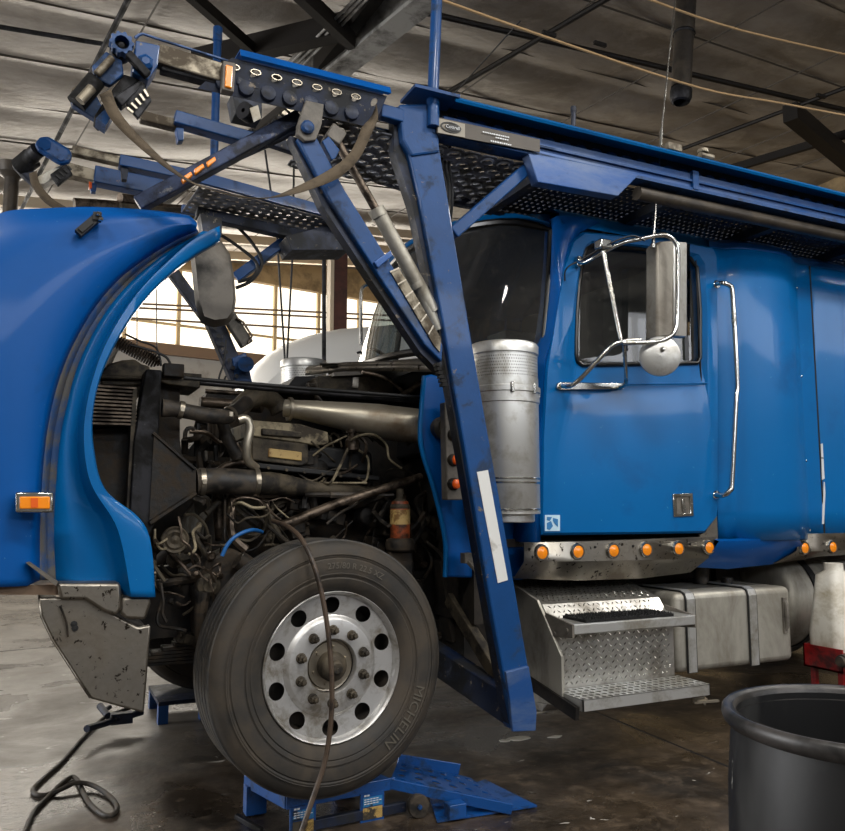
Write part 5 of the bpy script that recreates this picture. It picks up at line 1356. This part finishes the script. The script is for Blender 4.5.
# far arms and head
B_('far_telescoping_bar', [(72, 151, 5.0), (120, 162, 5.0)], .06, .05, 'bare')
B_('far_arm', [(119, 162, 4.98), (184, 176, 4.98)], .09, .07, 'rack')
B_('far_arm', [(94, 176, 5.3), (162, 190, 5.3)], .1, .11, 'rack')
B_('far_telescoping_bar', [(66, 170, 5.32), (96, 178, 5.32)], .08, .08, 'bare')
PP('arm_clip', [(121, 166), (129, 168), (127, 180), (122, 179)], 4.96, .05, 'rack_dark')
l = PP('far_marker_lamp', [(90, 182), (97, 184), (96, 192), (91, 191)], 5.25, .05, 'rack')
PP('amber_lens', [(89, 181), (92, 182), (92, 188), (89, 188)], 5.24, .04, 'red_lens', l)
# far head
hf = empty('far_winch_head', at(45, 160, 5.0), rack)
def HF(n_, pts, Y, dp_, mt, bv=.006):
    g = MB(); g.prism([at(x, y, Y) for x, y in pts], (0, dp_, 0)); return obj(n_, g, M[mt], hf, smooth=0, bevel=bv)
HF('link_plate', [(34, 143), (40, 136), (48, 135), (70, 148), (73, 155), (69, 163), (60, 164), (38, 150)], 4.95, .05, 'rack', .02)
HF('rear_link_plate', [(11, 164), (16, 157), (24, 155), (38, 176), (34, 186), (24, 178)], 5.1, .06, 'rack_dark', .02)
HF('saddle_plate', [(38, 176), (62, 164), (68, 166), (64, 172), (44, 184), (38, 184)], 5.02, .1, 'white')
sp = HF('slotted_plate', [(50, 174), (66, 163), (73, 174), (58, 186)], 4.97, .03, 'darksteel')
for i in range(5):
    g = MB(); g.beam(at(52+i*4, 178-i*3, 4.965), at(57+i*3.6, 182-i*3, 4.965), .01, .01, up=(0, 1, 0)); obj('slot_edge', g, M['black'], sp, smooth=0)
g = MB(); g.cyl(at(45, 144, 4.93), at(45, 144, 5.0), .035, 6); g.lathe([(.02, 0), (.02, .01)], at(61, 157, 4.94), (0, 1, 0), 12, caps=True); obj('pivot_bolt', g, M['rack'], hf)
g = MB(); g.cyl(at(28, 160, 5.08), at(38, 150, 5.0), .045, 18); g.cyl(at(20, 168, 5.14), at(32, 158, 5.08), .06, 18); obj('roller', g, M['darksteel'], hf)
for pts in (((216, 232, 5.3), (236, 245, 5.3), (256, 262, 5.3), (254, 276, 5.3), (238, 282, 5.3)), ((232, 222, 5.3), (250, 240, 5.3), (262, 262, 5.3), (252, 280, 5.3), (236, 288, 5.3))):
    g = MB(); g.tube([at(*p) for p in pts], .012, 8, k=5); obj('hydraulic_hose', g, M['wire'], rack)
# far posts
g = MB(); g.cyl(at(214, 160, 5.0), at(217.5, 40, 5.0), .026, 14); g.cyl(at(217.5, 42, 5.0), at(217.8, 28, 5.0), .03, 14); fu = obj('far_upright_tube', g, M['rack'], rack)
PP('far_hanger_post', [(200, 213), (222, 218), (222, 236), (204, 238)], 5.0, .12, 'rack_dark')
PP('far_hanger_post', [(204, 225), (218, 228), (222, 262), (208, 262)], 5.2, .1, 'rack_dark')
B_('far_swing_arm', [(165, 262, 5.1), (206, 318, 5.1)], .06, .07, 'rack_dark')
B_('far_leaning_post', [(212, 318, 5.15), (241, 386, 5.15)], .08, .11, 'rack_dark')
for i in range(7):
    g = MB(); g.lathe([(.014, 0), (.014, -.004), (.001, -.004)], at(215+i*3.6, 328+i*8, 5.08), (0, 1, 0), 8); obj('post_hole', g, M['black'], rack)
B_('far_cylinder', [(228, 315, 5.05), (247, 345, 5.05)], .07, .08, 'plas_grey')
g = MB(); g.cyl(at(246, 364, 5.0), at(246, 364, 5.1), .05, 18); obj('far_pivot', g, M['rack'], rack)
g = MB(); g.tube([at(236, 318, 5.0), at(243, 322, 5.0), at(252, 336, 5.0), at(248, 343, 5.0)], .008, 6); obj('far_handle', g, M['rodm'], rack)
PP('far_lower_post', [(232, 358), (246, 352), (253, 386), (236, 386)], 5.1, .1, 'rack')
g = MB(); g.tube([at(226, 340, 4.9), at(224, 362, 4.9), at(219, 378, 4.9), at(222, 384, 4.9), at(226, 376, 4.9)], .006, 6, k=4); obj('far_hose', g, M['wire'], rack)
# winch and chain clutter between channel and strut
PP('winch_box', [(232, 92), (262, 100), (262, 118), (236, 112)], 3.5, .12, 'rack_dark')
for x, y in ((246, 112),):
    g = MB(); o = at(x, y, 3.45); g.lathe([(.01, -.02), (.04, -.02), (.04, .03), (.01, .03)], o, (.8, .6, 0), 20); obj('winch_pulley', g, M['darksteel'], rack)
PP('hanging_tag', [(250, 108), (258, 105), (261, 118), (254, 122)], 3.4, .006, 'white', bevel=0)
g = MB(); 
for i in range(9): g.box(at(255+i*5, 140-i*4.2, 3.3), (.03, .02, .02), Matrix.Rotation(.6, 3, 'Y'))
obj('adjuster_teeth', g, M['clamp'], rack, smooth=0)
B_('adjuster_bar', [(246, 146, 3.32), (302, 104, 3.32)], .03, .03, 'darksteel')

# ---------------------------------------------------------------- steps and tanks
st = empty('side_step', (2.7, 3.4, .35), truck)
SY = 3.28
# tool box of diamond plate: top slope, front, left end
def zz(x, y, Y): return at(x, y, Y)
g = MB()
x0, x1 = 2.28, 3.03
sec_ = [(3.80, .32), (3.80, .955), (3.40, .84), (3.30, .72), (3.30, .44), (3.42, .32)]
# left end outline measured from the photo, extruded along the truck
g.prism([V(x0-.0, y, z) for y, z in sec_], (x1-x0, 0, 0)); box = obj('step_box', g, M['diamond'], st, smooth=0, bevel=.006)
g = MB()
# raised lozenges on the front face and the sloped top
def loz(o, U, W, N, nu, nv, du_, dv_, s):
    for i in range(nu):
        for k in range(nv):
            c = o+U*((i+.5+(k % 2)*.5)*du_)+W*((k+.5)*dv_); a = (U*1+W*(1 if (i+k) % 2 else -1)).normalized(); b = N.cross(a)
            g.add([c-a*s, c+b*s*.28, c+a*s, c-b*s*.28, c+N*.003], [(0, 1, 4), (1, 2, 4), (2, 3, 4), (3, 0, 4)])
loz(V(2.30, 3.298, .46), V(1, 0, 0), V(0, 0, 1), V(0, -1, 0), 23, 9, .03, .027, .013)
sv = (V(0, 3.80, .955)-V(0, 3.40, .84)); sn = V(0, -sv.z, sv.y).normalized()
loz(V(2.30, 3.42, .848), V(1, 0, 0), sv.normalized(), sn, 23, 12, .03, .03, .013)
s2 = V(0, .10, .12).normalized(); loz(V(2.30, 3.302, .724), V(1, 0, 0), s2, V(0, -s2.z, s2.y), 23, 5, .03, .03, .013)
obj('tread_pattern', g, M['chrome'], box, smooth=0)
# end cheek plate
g = MB(); g.prism([V(2.262, y, z) for y, z in ((3.80, .32), (3.80, .965), (3.42, .86), (3.22, .62), (3.22, .43), (3.30, .38))], (.016, 0, 0)); obj('end_cheek', g, M['tank'], st, smooth=0, bevel=.004)
# upper step with black mat
g = MB(); tp = [at(555, 620, 3.2), at(690, 616, 3.2)]
za = .775
g.prism([V(2.28, 3.14, za), V(3.03, 3.14, za), V(3.03, 3.14, za-.045), V(2.28, 3.14, za-.045)], (0, .016, 0)); g.span(2.28, 3.03, 3.14, 3.36, za-.006, za+.002)
us = obj('upper_step', g, M['alu'], st, smooth=0, bevel=.004)
for xx in (2.27, 3.025):
    g = MB(); g.prism([V(xx, 3.14, za+.0), V(xx, 3.36, za+.03), V(xx, 3.36, .70), V(xx, 3.30, .70), V(xx, 3.14, za-.06)], (.012, 0, 0))
    for q, w_ in ((3.18, za-.03), (3.28, za-.06)): g.cyl(V(xx-.006, q, w_), V(xx+.016, q, w_), .011, 8)
    obj('step_bracket', g, M['plas_grey'], us, smooth=0)
g = MB(); g.span(2.36, 2.90, 3.155, 3.34, za+.002, za+.016)
rb = random.Random(3)
for i in range(900):
    x, y = rb.uniform(2.36, 2.90), rb.uniform(3.155, 3.34); h_ = rb.uniform(.008, .018); dx, dy = rb.uniform(-.005, .005), rb.uniform(-.005, .005)
    g.add([V(x-.003, y, za+.014), V(x+.003, y-.002, za+.014), V(x, y+.003, za+.014), V(x+dx, y+dy, za+.014+h_)], [(0, 1, 3), (1, 2, 3), (2, 0, 3)])
obj('bristle_mat', g, M['mat_pad'], us, smooth=0)
# lower step: punched grating
zl = .45
g = MB(); fn = lambda u, v: V(2.27+.77*u, 3.07+.22*v, zl)
for i in range(20):
    for k in range(5): g.holecell(fn, i/20, (i+1)/20, k/5, (k+1)/5, .34/20, .34/5, 8)
ls = obj('lower_step', g, M['alu'], st, smooth=0, solid=.003)
g = MB(); g.span(2.27, 3.04, 3.07, 3.076, zl-.05, zl+.002); g.span(3.034, 3.04, 3.07, 3.3, zl-.05, zl+.002); g.span(2.27, 2.276, 3.07, 3.4, zl-.05, zl+.002); obj('step_edge', g, M['alu'], ls, smooth=0)
g = MB(); g.beam(V(2.26, 3.9, .52), V(2.26, 3.10, .385), .02, .06); obj('step_support', g, M['frame'], ls, smooth=0)
g = MB(); g.box(V(3.0, 3.1, .37), (.07, .03, .02)); g.cyl(V(3.03, 3.1, .345), V(3.03, 3.1, .385), .006, 8); g.beam(V(2.96, 3.1, .365), V(3.08, 3.06, .37), .02, .01); obj('step_latch', g, M['clamp'], ls)
# rectangular tank with two straps
g = MB(); g.span(3.1, 3.98, 3.36, 3.85, .44, .86)
tk = obj('fuel_tank', g, M['tank'], truck, smooth=30)
m_ = tk.modifiers.new('b', 'BEVEL'); m_.width = .035; m_.segments = 4
for xs in (3.20, 3.66):
    g = MB(); pts = [V(xs, 3.352, .43), V(xs, 3.352, .80), V(xs, 3.365, .85), V(xs, 3.40, .868), V(xs, 3.87, .868)]
    for a, b in zip(pts, pts[1:]): g.beam(a, b, .05 if a.z != .868 else .05, .008, up=(1, 0, 0) if False else (0, -1, .01))
    g = MB()
    prof_ = [(3.350, .442), (3.350, .825), (3.362, .856), (3.395, .869), (3.87, .869)]
    g.grid([[V(xs-.028, y, z) for y, z in prof_], [V(xs+.028, y, z) for y, z in prof_]]); s_ = obj('tank_strap', g, M['alu'], tk, smooth=0, solid=.006)
    g = MB(); g.grid([[V(xs-.036, y+.003, z-.003) for y, z in prof_], [V(xs+.036, y+.003, z-.003) for y, z in prof_]]); obj('strap_liner', g, M['black'], s_, smooth=0, solid=.004)
g = MB(); g.tube([V(3.915, 3.352, .62), V(3.915, 3.34, .64), V(3.915, 3.34, .76), V(3.915, 3.352, .78)], .012, 8); g.span(3.90, 3.93, 3.348, 3.362, .60, .80); obj('sight_gauge', g, M['plas_grey'], tk)
g = MB(); g.cyl(V(3.75, 3.62, .86), V(3.75, 3.62, .90), .035, 16); g.cyl(V(3.62, 3.7, .86), V(3.64, 3.7, 1.04), .045, 16); obj('tank_fittings', g, M['hose'], tk)
# round aluminium tank behind
g = MB(); g.lathe([(.001, 0), (.20, .004), (.27, .02), (.30, .05), (.305, .09), (.305, 2.2)], V(4.2, 3.85, .72), (1, 0, 0), 56)
rt = obj('round_tank', g, M['tank'], truck, smooth=50)
for xx in (4.42, 4.62):
    g = MB(); g.lathe([(.308, 0), (.314, .003), (.314, .055), (.308, .058)], V(xx, 3.85, .72), (1, 0, 0), 56); obj('round_tank_strap', g, M['alu'] if xx > 4.5 else M['black'], rt)
g = MB(); g.span(3.2, 7, 3.6, 5.2, .98, 1.1); g.span(3.95, 4.15, 3.9, 4.3, .4, .98); obj('underbody', g, M['frame'], truck, smooth=0)
g = MB(); g.span(2.0, 2.2, 3.7, 5.2, .45, 1.2); g.span(2.2, 3.9, 3.9, 4.0, .35, .98); obj('underbody', g, M['frame'], truck, smooth=0)
# drive wheels far behind, under the truck
for xx in (6.1,):
    for yy, nm in ((3.55, 'rear_wheel'), (5.35, 'rear_wheel')):
        g = MB(); g.lathe([(.3, 0), (.42, -.01), (.5, .01), (.52, .05), (.52, .24), (.5, .28), (.3, .28)], V(xx, yy-.14, .52), (0, 1, 0), 48); obj(nm, g, M['rubber'], truck)
# ================================================================== LOOSE THINGS
# tie-down straps
def strap(nm, pts, wd, lab, Y=None):
    P = smooth_path([at(*p[:3]) for p in pts], 6); n = len(P); A = []; B = []
    for i, p in enumerate(P):
        t = i/(n-1); k = t*(len(pts)-1); a = int(min(k, len(pts)-2)); w0 = Vector(pts[a][3]).lerp(Vector(pts[a+1][3]), k-a)
        A.append(p-w0*wd/2); B.append(p+w0*wd/2)
    g = MB(); g.grid([A, B]); return tag(obj(nm, g, M['strap'], smooth=70, solid=.003), lab, 'strap', 'tie-down straps')
strap('tie_down_strap', [(105, 92, 2.98, (.8, 0, .6)), (117, 118, 2.98, (.75, 0, .5)), (145, 147, 2.99, (.5, .4, .65)), (175, 172, 3.0, (.25, .7, .5)), (200, 186, 3.0, (.1, .8, .4)), (235, 196, 3.0, (.05, .9, .25)), (268, 198, 2.98, (0, .9, .25)), (300, 189, 2.96, (-.2, .6, .7)), (335, 173, 2.95, (-.35, .1, 1)), (355, 155, 2.95, (-.7, .1, .6)), (367, 130, 2.96, (-.95, 0, .3)), (374, 118, 2.97, (-.5, .6, .1)), (376, 106, 2.98, (.3, .8, .1))], .048, 'long dirty webbing strap sagging from the nearer winch head to the ramp channel')
strap('tie_down_strap', [(33, 172, 4.98, (.8, 0, .5)), (36, 185, 4.97, (.8, 0, .5)), (48, 200, 4.97, (.7, 0, .7)), (64, 210, 4.97, (.6, 0, .7)), (80, 218, 5.0, (.6, 0, .7))], .05, 'short webbing strap hanging from the farther winch head')
# hose over the front tire
g = MB(); g.tube([at(*p) for p in ((273, 521, 3.5), (279, 523, 3.42), (290, 528, 3.3), (302, 540, 3.2), (313, 563, 3.13), (322, 595, 3.11), (329, 640, 3.10), (332, 690, 3.09), (330, 730, 3.09), (324, 765, 3.09), (313, 798, 3.08), (302, 830, 3.06), (292, 860, 3.04))], .0105, 10, k=6)
h_ = tag(obj('air_hose', g, mat('brown_air_hose', '#4d3f33', .5, 0, dirt='#241c16', dscale=12), None), 'brown air hose draped over the front tire and hanging past the rim', 'hose')
# floor hose with coupling
ZF = .012
fp = [(130, 708, .04), (118, 712, .03), (104, 718, .02), (84, 737, ZF), (62, 762, ZF), (42, 780, ZF), (33, 790, ZF), (38, 795, ZF), (50, 794, ZF+.0), (62, 789, ZF+.012), (76, 783, ZF+.022), (92, 785, ZF+.012), (108, 795, ZF), (117, 806, ZF), (114, 814, ZF), (104, 815, ZF), (92, 806, ZF), (84, 794, ZF), (78, 781, ZF), (72, 777, ZF), (62, 783, ZF), (48, 797, ZF), (34, 812, ZF), (24, 835, ZF), (15, 860, ZF)]
g = MB(); g.tube([atz(*p) for p in fp], .011, 10, k=6)
fh = tag(obj('floor_hose', g, M['hose']), 'black air hose coiled in a loop on the floor below the bumper', 'hose')
g = MB(); g.cyl(atz(108, 716, .03), atz(100, 706, .06), .022, 10); g.cyl(atz(103, 711, .03), atz(110, 707, .03), .014, 10); obj('hose_coupling', g, M['rack_dark'], fh)
# drum
dc_ = V(1.69, 1.25, 0); DR = .293; DH = .875; zq = lambda pr_: [(r_, z_*.875/.755) for r_, z_ in pr_]
g = MB(); g.lathe(zq([(DR*.9, 0), (DR*.93, .01), (DR*.94, .05), (DR*.985, .10), (DR*1.0, .25), (DR*1.005, .45), (DR*.99, .60), (DR*.96, .69), (DR*.945, .712)]), dc_, (0, 0, 1), 72)
dr = tag(obj('plastic_drum', g, M['drum'], smooth=60), 'open black plastic drum standing in front of the sleeper cab', 'drum')
g = MB(); g.lathe(zq([(DR*.945, .712), (DR*.985, .716), (DR*1.01, .724), (DR*1.02, .733), (DR*1.015, .743), (DR*.995, .749), (DR*.97, .748), (DR*.955, .742), (DR*.94, .742), (DR*.93, .746), (DR*.915, .742), (DR*.91, .72)]), dc_, (0, 0, 1), 72); obj('drum_rim', g, M['drumrim'], dr, smooth=60)
g = MB(); g.lathe(zq([(DR*.91, .735), (DR*.915, .6), (DR*.95, .4), (DR*.93, .05), (.001, .03)]), dc_, (0, 0, 1), 72); obj('drum_interior', g, M['drum'], dr, smooth=60)
g = MB(); g.tube(smooth_path([V(dc_.x+DR*1.006*math.cos(t), dc_.y+DR*1.006*math.sin(t), z) for t, z in ((3.40, .52), (3.42, .48), (3.5, .40), (3.56, .34), (3.55, .30))], 5), .003, 5); obj('drum_scratch', g, M['tank'], dr)
# blue jack ramp under the front wheel
jk = tag(empty('wheel_jack_ramp', (1.2, 3.2, 0)), 'blue steel wheel jack with a sloping ramp carrying the front tire', 'jack')
zt_ = .145
c1, c2, c3, c4 = atz(286, 800, zt_), atz(395, 780, zt_), None, None
c4 = atz(245, 778, zt_); c3 = c2+(c4-c1)
P_a, P_b, P_c, P_d = c1, c2, c2+(c4-c1)*1.0, c4
g = MB(); g.prism([P_a, P_b, P_c, P_d], (0, 0, -.02)); pf_ = obj('platform', g, M['jack'], jk, smooth=0, bevel=.003)
def jb(nm, p, q, w_, h_, mt='jack', par=None, up=(0, 0, 1)):
    g = MB(); g.beam(p, q, w_, h_, up); return obj(nm, g, M[mt], par or jk, smooth=0, bevel=.003)
jb('front_lip', P_a+V(0, 0, -.012), P_b+V(0, 0, -.012), .012, .05)
jb('side_lip', P_a+V(0, 0, -.01), P_d+V(0, 0, -.01), .012, .05)
E1 = (P_b-P_a); E2 = (P_d-P_a)
for s_, t_ in ((.06, .9), (.9, .9)):
    o = P_a+E1*s_+E2*t_
    g = MB(); g.box(V(o.x, o.y, .065), (.09, .06, .12)); obj('jack_leg', g, M['jack'], jk, smooth=0, bevel=.003)
def lab_panel(sx, wd):
    o = P_a+E1*sx; ux = E1.normalized(); nrm = V(ux.y, -ux.x, 0)*1
    o = V(o.x, o.y, 0)+nrm*.012
    q = lambda a, z: o+ux*a+V(0, 0, z)
    g = MB(); g.prism([q(0, .0), q(wd, .0), q(wd, .115), q(0, .115)], -nrm*.01); f = obj('label_panel', g, M['jack'], jk, smooth=0)
    g = MB(); g.prism([q(.01, .062)+nrm*.002, q(wd-.01, .062)+nrm*.002, q(wd-.01, .10)+nrm*.002, q(.01, .10)+nrm*.002], nrm*.001); obj('blue_label', g, M['bluelabel'], f, smooth=0)
    g = MB(); g.prism([q(.01, .01)+nrm*.002, q(wd-.01, .01)+nrm*.002, q(wd-.01, .058)+nrm*.002, q(.01, .058)+nrm*.002], nrm*.001); obj('yellow_label', g, M['label_paper'], f, smooth=0)
    g = MB()
    for z_, n_, h_l in ((.104, 2, .007), (.09, 5, .004), (.081, 6, .004), (.072, 5, .004)):
        for i_ in range(n_):
            x_ = .014+i_*.014; g.add([q(x_, z_)+nrm*.0045, q(x_+.011, z_)+nrm*.0045, q(x_+.011, z_+h_l)+nrm*.0045, q(x_, z_+h_l)+nrm*.0045], [(0, 1, 2, 3)])
    obj('label_print', g, M['letter_white'], f, smooth=0)
lab_panel(.03, .11); lab_panel(.66, .11)
jb('lower_bar', V(P_a.x, P_a.y, .03)+E1*.1, V(P_b.x, P_b.y, .03)+E1*.1, .03, .04, 'rack_dark')
# far-left foot and handle
jb('jack_handle', atz(236, 816, .05), atz(262, 831, .02), .02, .02, 'darksteel')
# sloping ramp to the right
r0, r1 = atz(392, 772, .15), atz(520, 803, .03); r2, r3 = atz(405, 757, .15)+V(0, .0, 0), atz(458, 770, .10)
RR = [atz(390, 781, .145), atz(512, 808, .03), atz(470, 778, .03), atz(398, 762, .145)]
g = MB()
fnr = lambda u, v: RR[0].lerp(RR[1], u).lerp(RR[3].lerp(RR[2], u), v)
for i in range(6):
    for k in range(4): g.holecell(fnr, i/6, (i+1)/6, k/4, (k+1)/4, .28/6, .28/4, 8)
rp = obj('ramp_plate', g, M['jack'], jk, smooth=0, solid=.006)
jb('ramp_lip', RR[0]+V(0, 0, -.01), RR[1]+V(0, 0, -.005), .012, .045, par=rp)
jb('ramp_lip', RR[3]+V(0, .0, .012), RR[2].lerp(RR[3], .15)+V(0, .0, .03), .01, .05, par=rp)
g = MB(); g.prism([atz(437, 823, .004), atz(537, 807, .004), atz(485, 781, .004), atz(430, 800, .004)], (0, 0, .008)); obj('toe_base', g, M['jack'], jk, smooth=0)
wc = at(418, 808, atz(418, 818, .0).y+.01); wc.z = .048
g = MB(); g.lathe([(.02, -.02), (.045, -.02), (.048, -.012), (.048, .012), (.045, .02), (.02, .02)], wc, (.1, 1, 0), 32, caps=True); cw_ = obj('caster_wheel', g, M['hose'], jk)
g = MB(); g.lathe([(.011, -.024), (.009, -.03), (.001, -.031)], wc, (.1, 1, 0), 12); obj('wheel_axle', g, M['jack'], cw_)
g = MB(); o = atz(455, 812, .03); g.box(V(o.x, o.y, .04), (.08, .06, .06)); obj('ramp_foot', g, M['jack'], jk, smooth=0, bevel=.003)
# second jack, under the far wheel
jk2 = tag(empty('floor_jack', (.9, 5.3, 0)), 'smaller blue jack standing on the floor behind the bumper', 'jack')
g = MB(); g.span(.72, 1.4, 5.25, 5.75, .11, .135); obj('platform', g, M['rack_dark'], jk2, smooth=0)
for x_, y_ in ((.75, 5.28), (1.0, 5.28), (.75, 5.7), (1.36, 5.28)):
    g = MB(); g.span(x_-.03, x_+.03, y_-.03, y_+.03, 0, .11); obj('jack_leg', g, M['jack'], jk2, smooth=0)
g = MB(); g.tube([V(.62, 5.2, .1), V(.40, 5.1, .08), V(.3, 4.95, .1)], .02, 8); g.box(V(.5, 5.15, .09), (.12, .06, .06)); obj('jack_handle', g, M['rack_dark'], jk2)
# red cart with white jug at right
rc = tag(empty('red_tool_cart', (5.2, 4.0, 0)), 'red steel tray cart beside the round fuel tank', 'cart')
rat = lambda px: at(px, 650, 1).x
rt0 = at(842, 650, 3.15); YB = rt0.x/rat(803); YJ = rt0.x/rat(824)+.02
g = MB(); X0 = rt0.x; tz = at(803, 643, YB).z; bz_ = tz-.13
g.span(X0, X0+.8, 3.15, 3.16, bz_, tz-.02); g.span(X0, X0+.01, 3.15, YB, bz_, tz); g.span(X0, X0+.8, 3.15, YB, bz_, bz_+.01); g.span(X0, X0+.8, YB-.01, YB, bz_, tz)
obj('tray', g, M['red'], rc, smooth=0)
for xx in (X0+.04, X0+.76):
    for yy in (3.19, YB-.04):
        g = MB(); g.span(xx-.015, xx+.015, yy-.015, yy+.015, .06, bz_); obj('leg', g, M['red'], rc, smooth=0)
        g = MB(); g.lathe([(.03, -.012), (.03, .012)], V(xx, yy, .03), (0, 1, 0), 16, caps=True); obj('caster_wheel', g, M['black'], rc)
jx = rt0.x+.145
jz = bz_+.01
g = MB()
def rr_(cx, cy, hx, hy, z, n=8, r=.05):
    pts = []
    for sx, sy, a0 in ((1, 1, 0), (-1, 1, 90), (-1, -1, 180), (1, -1, 270)):
        for k in range(n): t = math.radians(a0+90*k/(n-1)); pts.append(V(cx+sx*(hx-r)+r*math.cos(t), cy+sy*(hy-r)+r*math.sin(t), z))
    return pts
jt = at(833, 570, YJ).z
rows = [rr_(jx, YJ, hx, hy, z, 8, r) for hx, hy, z, r in ((.12, .10, jz, .04), (.13, .11, jz+.02, .05), (.13, .11, jz+.20, .05), (.125, .105, jz+.24, .05), (.09, .08, jt-.03, .05), (.05, .05, jt, .045), (.05, .05, jt+.04, .045))]
g.grid(rows, closed=True); g.add(rows[-1], [tuple(range(len(rows[-1])))]); g.add(rows[0], [tuple(range(len(rows[0])))])
jg = tag(obj('plastic_jug', g, M['white'], smooth=60, weld=True), 'white plastic jug with an orange label standing in the red cart', 'jug')
g = MB(); g.prism([V(jx-.04, YJ-.112, jz+.03), V(jx+.1, YJ-.112, jz+.03), V(jx+.1, YJ-.112, jz+.17), V(jx-.04, YJ-.112, jz+.17)], (0, .004, 0)); obj('jug_label', g, M['orange_label'], jg, smooth=0)
g = MB(); p = at(843, 661, 3.12); g.cyl(p+V(-.01, 0, 0), p+V(.3, .05, .0), .035, 16); g.cyl(p+V(-.03, 0, 0), p+V(0, 0, 0), .028, 16)
hw = tag(obj('black_air_tool', g, M['hose']), 'black round-nosed tool lying against the front of the red cart', 'tool')
g = MB(); g.cyl(p+V(.15, .02, -.03), p+V(.15, .04, -p.z+.01), .02, 10); obj('handle', g, M['hose'], hw)
# scraps on the floor
rs = random.Random(5)
for i, (x, y, s) in enumerate(((518, 739, .05), (505, 741, .03), (555, 737, .03), (540, 713, .025))):
    o = atz(x, y, .0); g = MB(); n = 11; pts = []
    for k in range(n):
        t = 2*math.pi*k/n; r = s*rs.uniform(.7, 1.2); pts.append(o+V(r*1.5*math.cos(t), r*.7*math.sin(t), 0))
    g.prism(pts, (0, 0, .004))
    tag(obj('paper_scrap', g, M['white'], smooth=0), ['largest pale scrap on the floor right of the leaning post foot', 'pale scrap just left of the largest one by the post foot', 'pale scrap on the floor farthest to the right of the post foot', 'small pale scrap on the floor behind the post foot'][i], 'scrap', 'pale scraps on the floor')
# ================================================================== LIGHT
wd = bpy.data.worlds.new('world'); sc.world = wd; wd.use_nodes = True
bg = wd.node_tree.nodes['Background']; bg.inputs[0].default_value = (.75, .85, 1, 1); bg.inputs[1].default_value = .5
def area(nm, loc, tgt, sx, sy, pw, col=(1, 1, 1)):
    l = bpy.data.lights.new(nm, 'AREA'); l.shape = 'RECTANGLE'; l.size = sx; l.size_y = sy; l.energy = pw; l.color = col
    o = bpy.data.objects.new(nm, l); COL.objects.link(o); o.location = loc
    o.rotation_euler = (Vector(tgt)-Vector(loc)).to_track_quat('-Z', 'Y').to_euler(); return o
area('daylight_front_window', bp_(2, D0+.25, 5.05), bp_(2, 4, 2.0), 22, 1.1, 330, (.93, .96, 1))
area('daylight_back_window', bp_(1, D1-.25, 5.2), bp_(1, 4, 4.2), 20, 1.6, 800, (1, .94, .84))
area('left_fill_light', bp_(B0+.4, 9.5, 2.2), bp_(0, 9.5, .3), 6, 3.6, 1000, (.97, .98, 1))  # area light added inside the closed left wall to brighten the floor
for k_, (b_l, d_l) in enumerate(((-2.2, .4), (1.0, -.2), (4.2, -.2), (1.6, -3.6), (7.5, .6))):
    area('overhead_fill_light', bp_(b_l, d_l, 5.2), bp_(b_l, d_l+.6, 0), 1.3, .4, 105, (1, .97, .92))  # unseen ceiling lights added to raise the light on the truck
# ================================================================== CAMERA
cd = bpy.data.cameras.new('camera'); cam = bpy.data.objects.new('camera', cd); COL.objects.link(cam)
cd.sensor_fit = 'HORIZONTAL'; cd.sensor_width = 36; cd.lens = F/845*36; cd.clip_start = .05; cd.clip_end = 200
R = Matrix((RT, UP, -FW)).transposed(); cam.matrix_world = Matrix.Translation(EYE) @ R.to_4x4()
sc.camera = cam
sc.view_settings.view_transform = 'Standard'; sc.view_settings.look = 'None'; sc.view_settings.gamma = 1; sc.view_settings.exposure = .12
sc.view_settings.use_curve_mapping = False
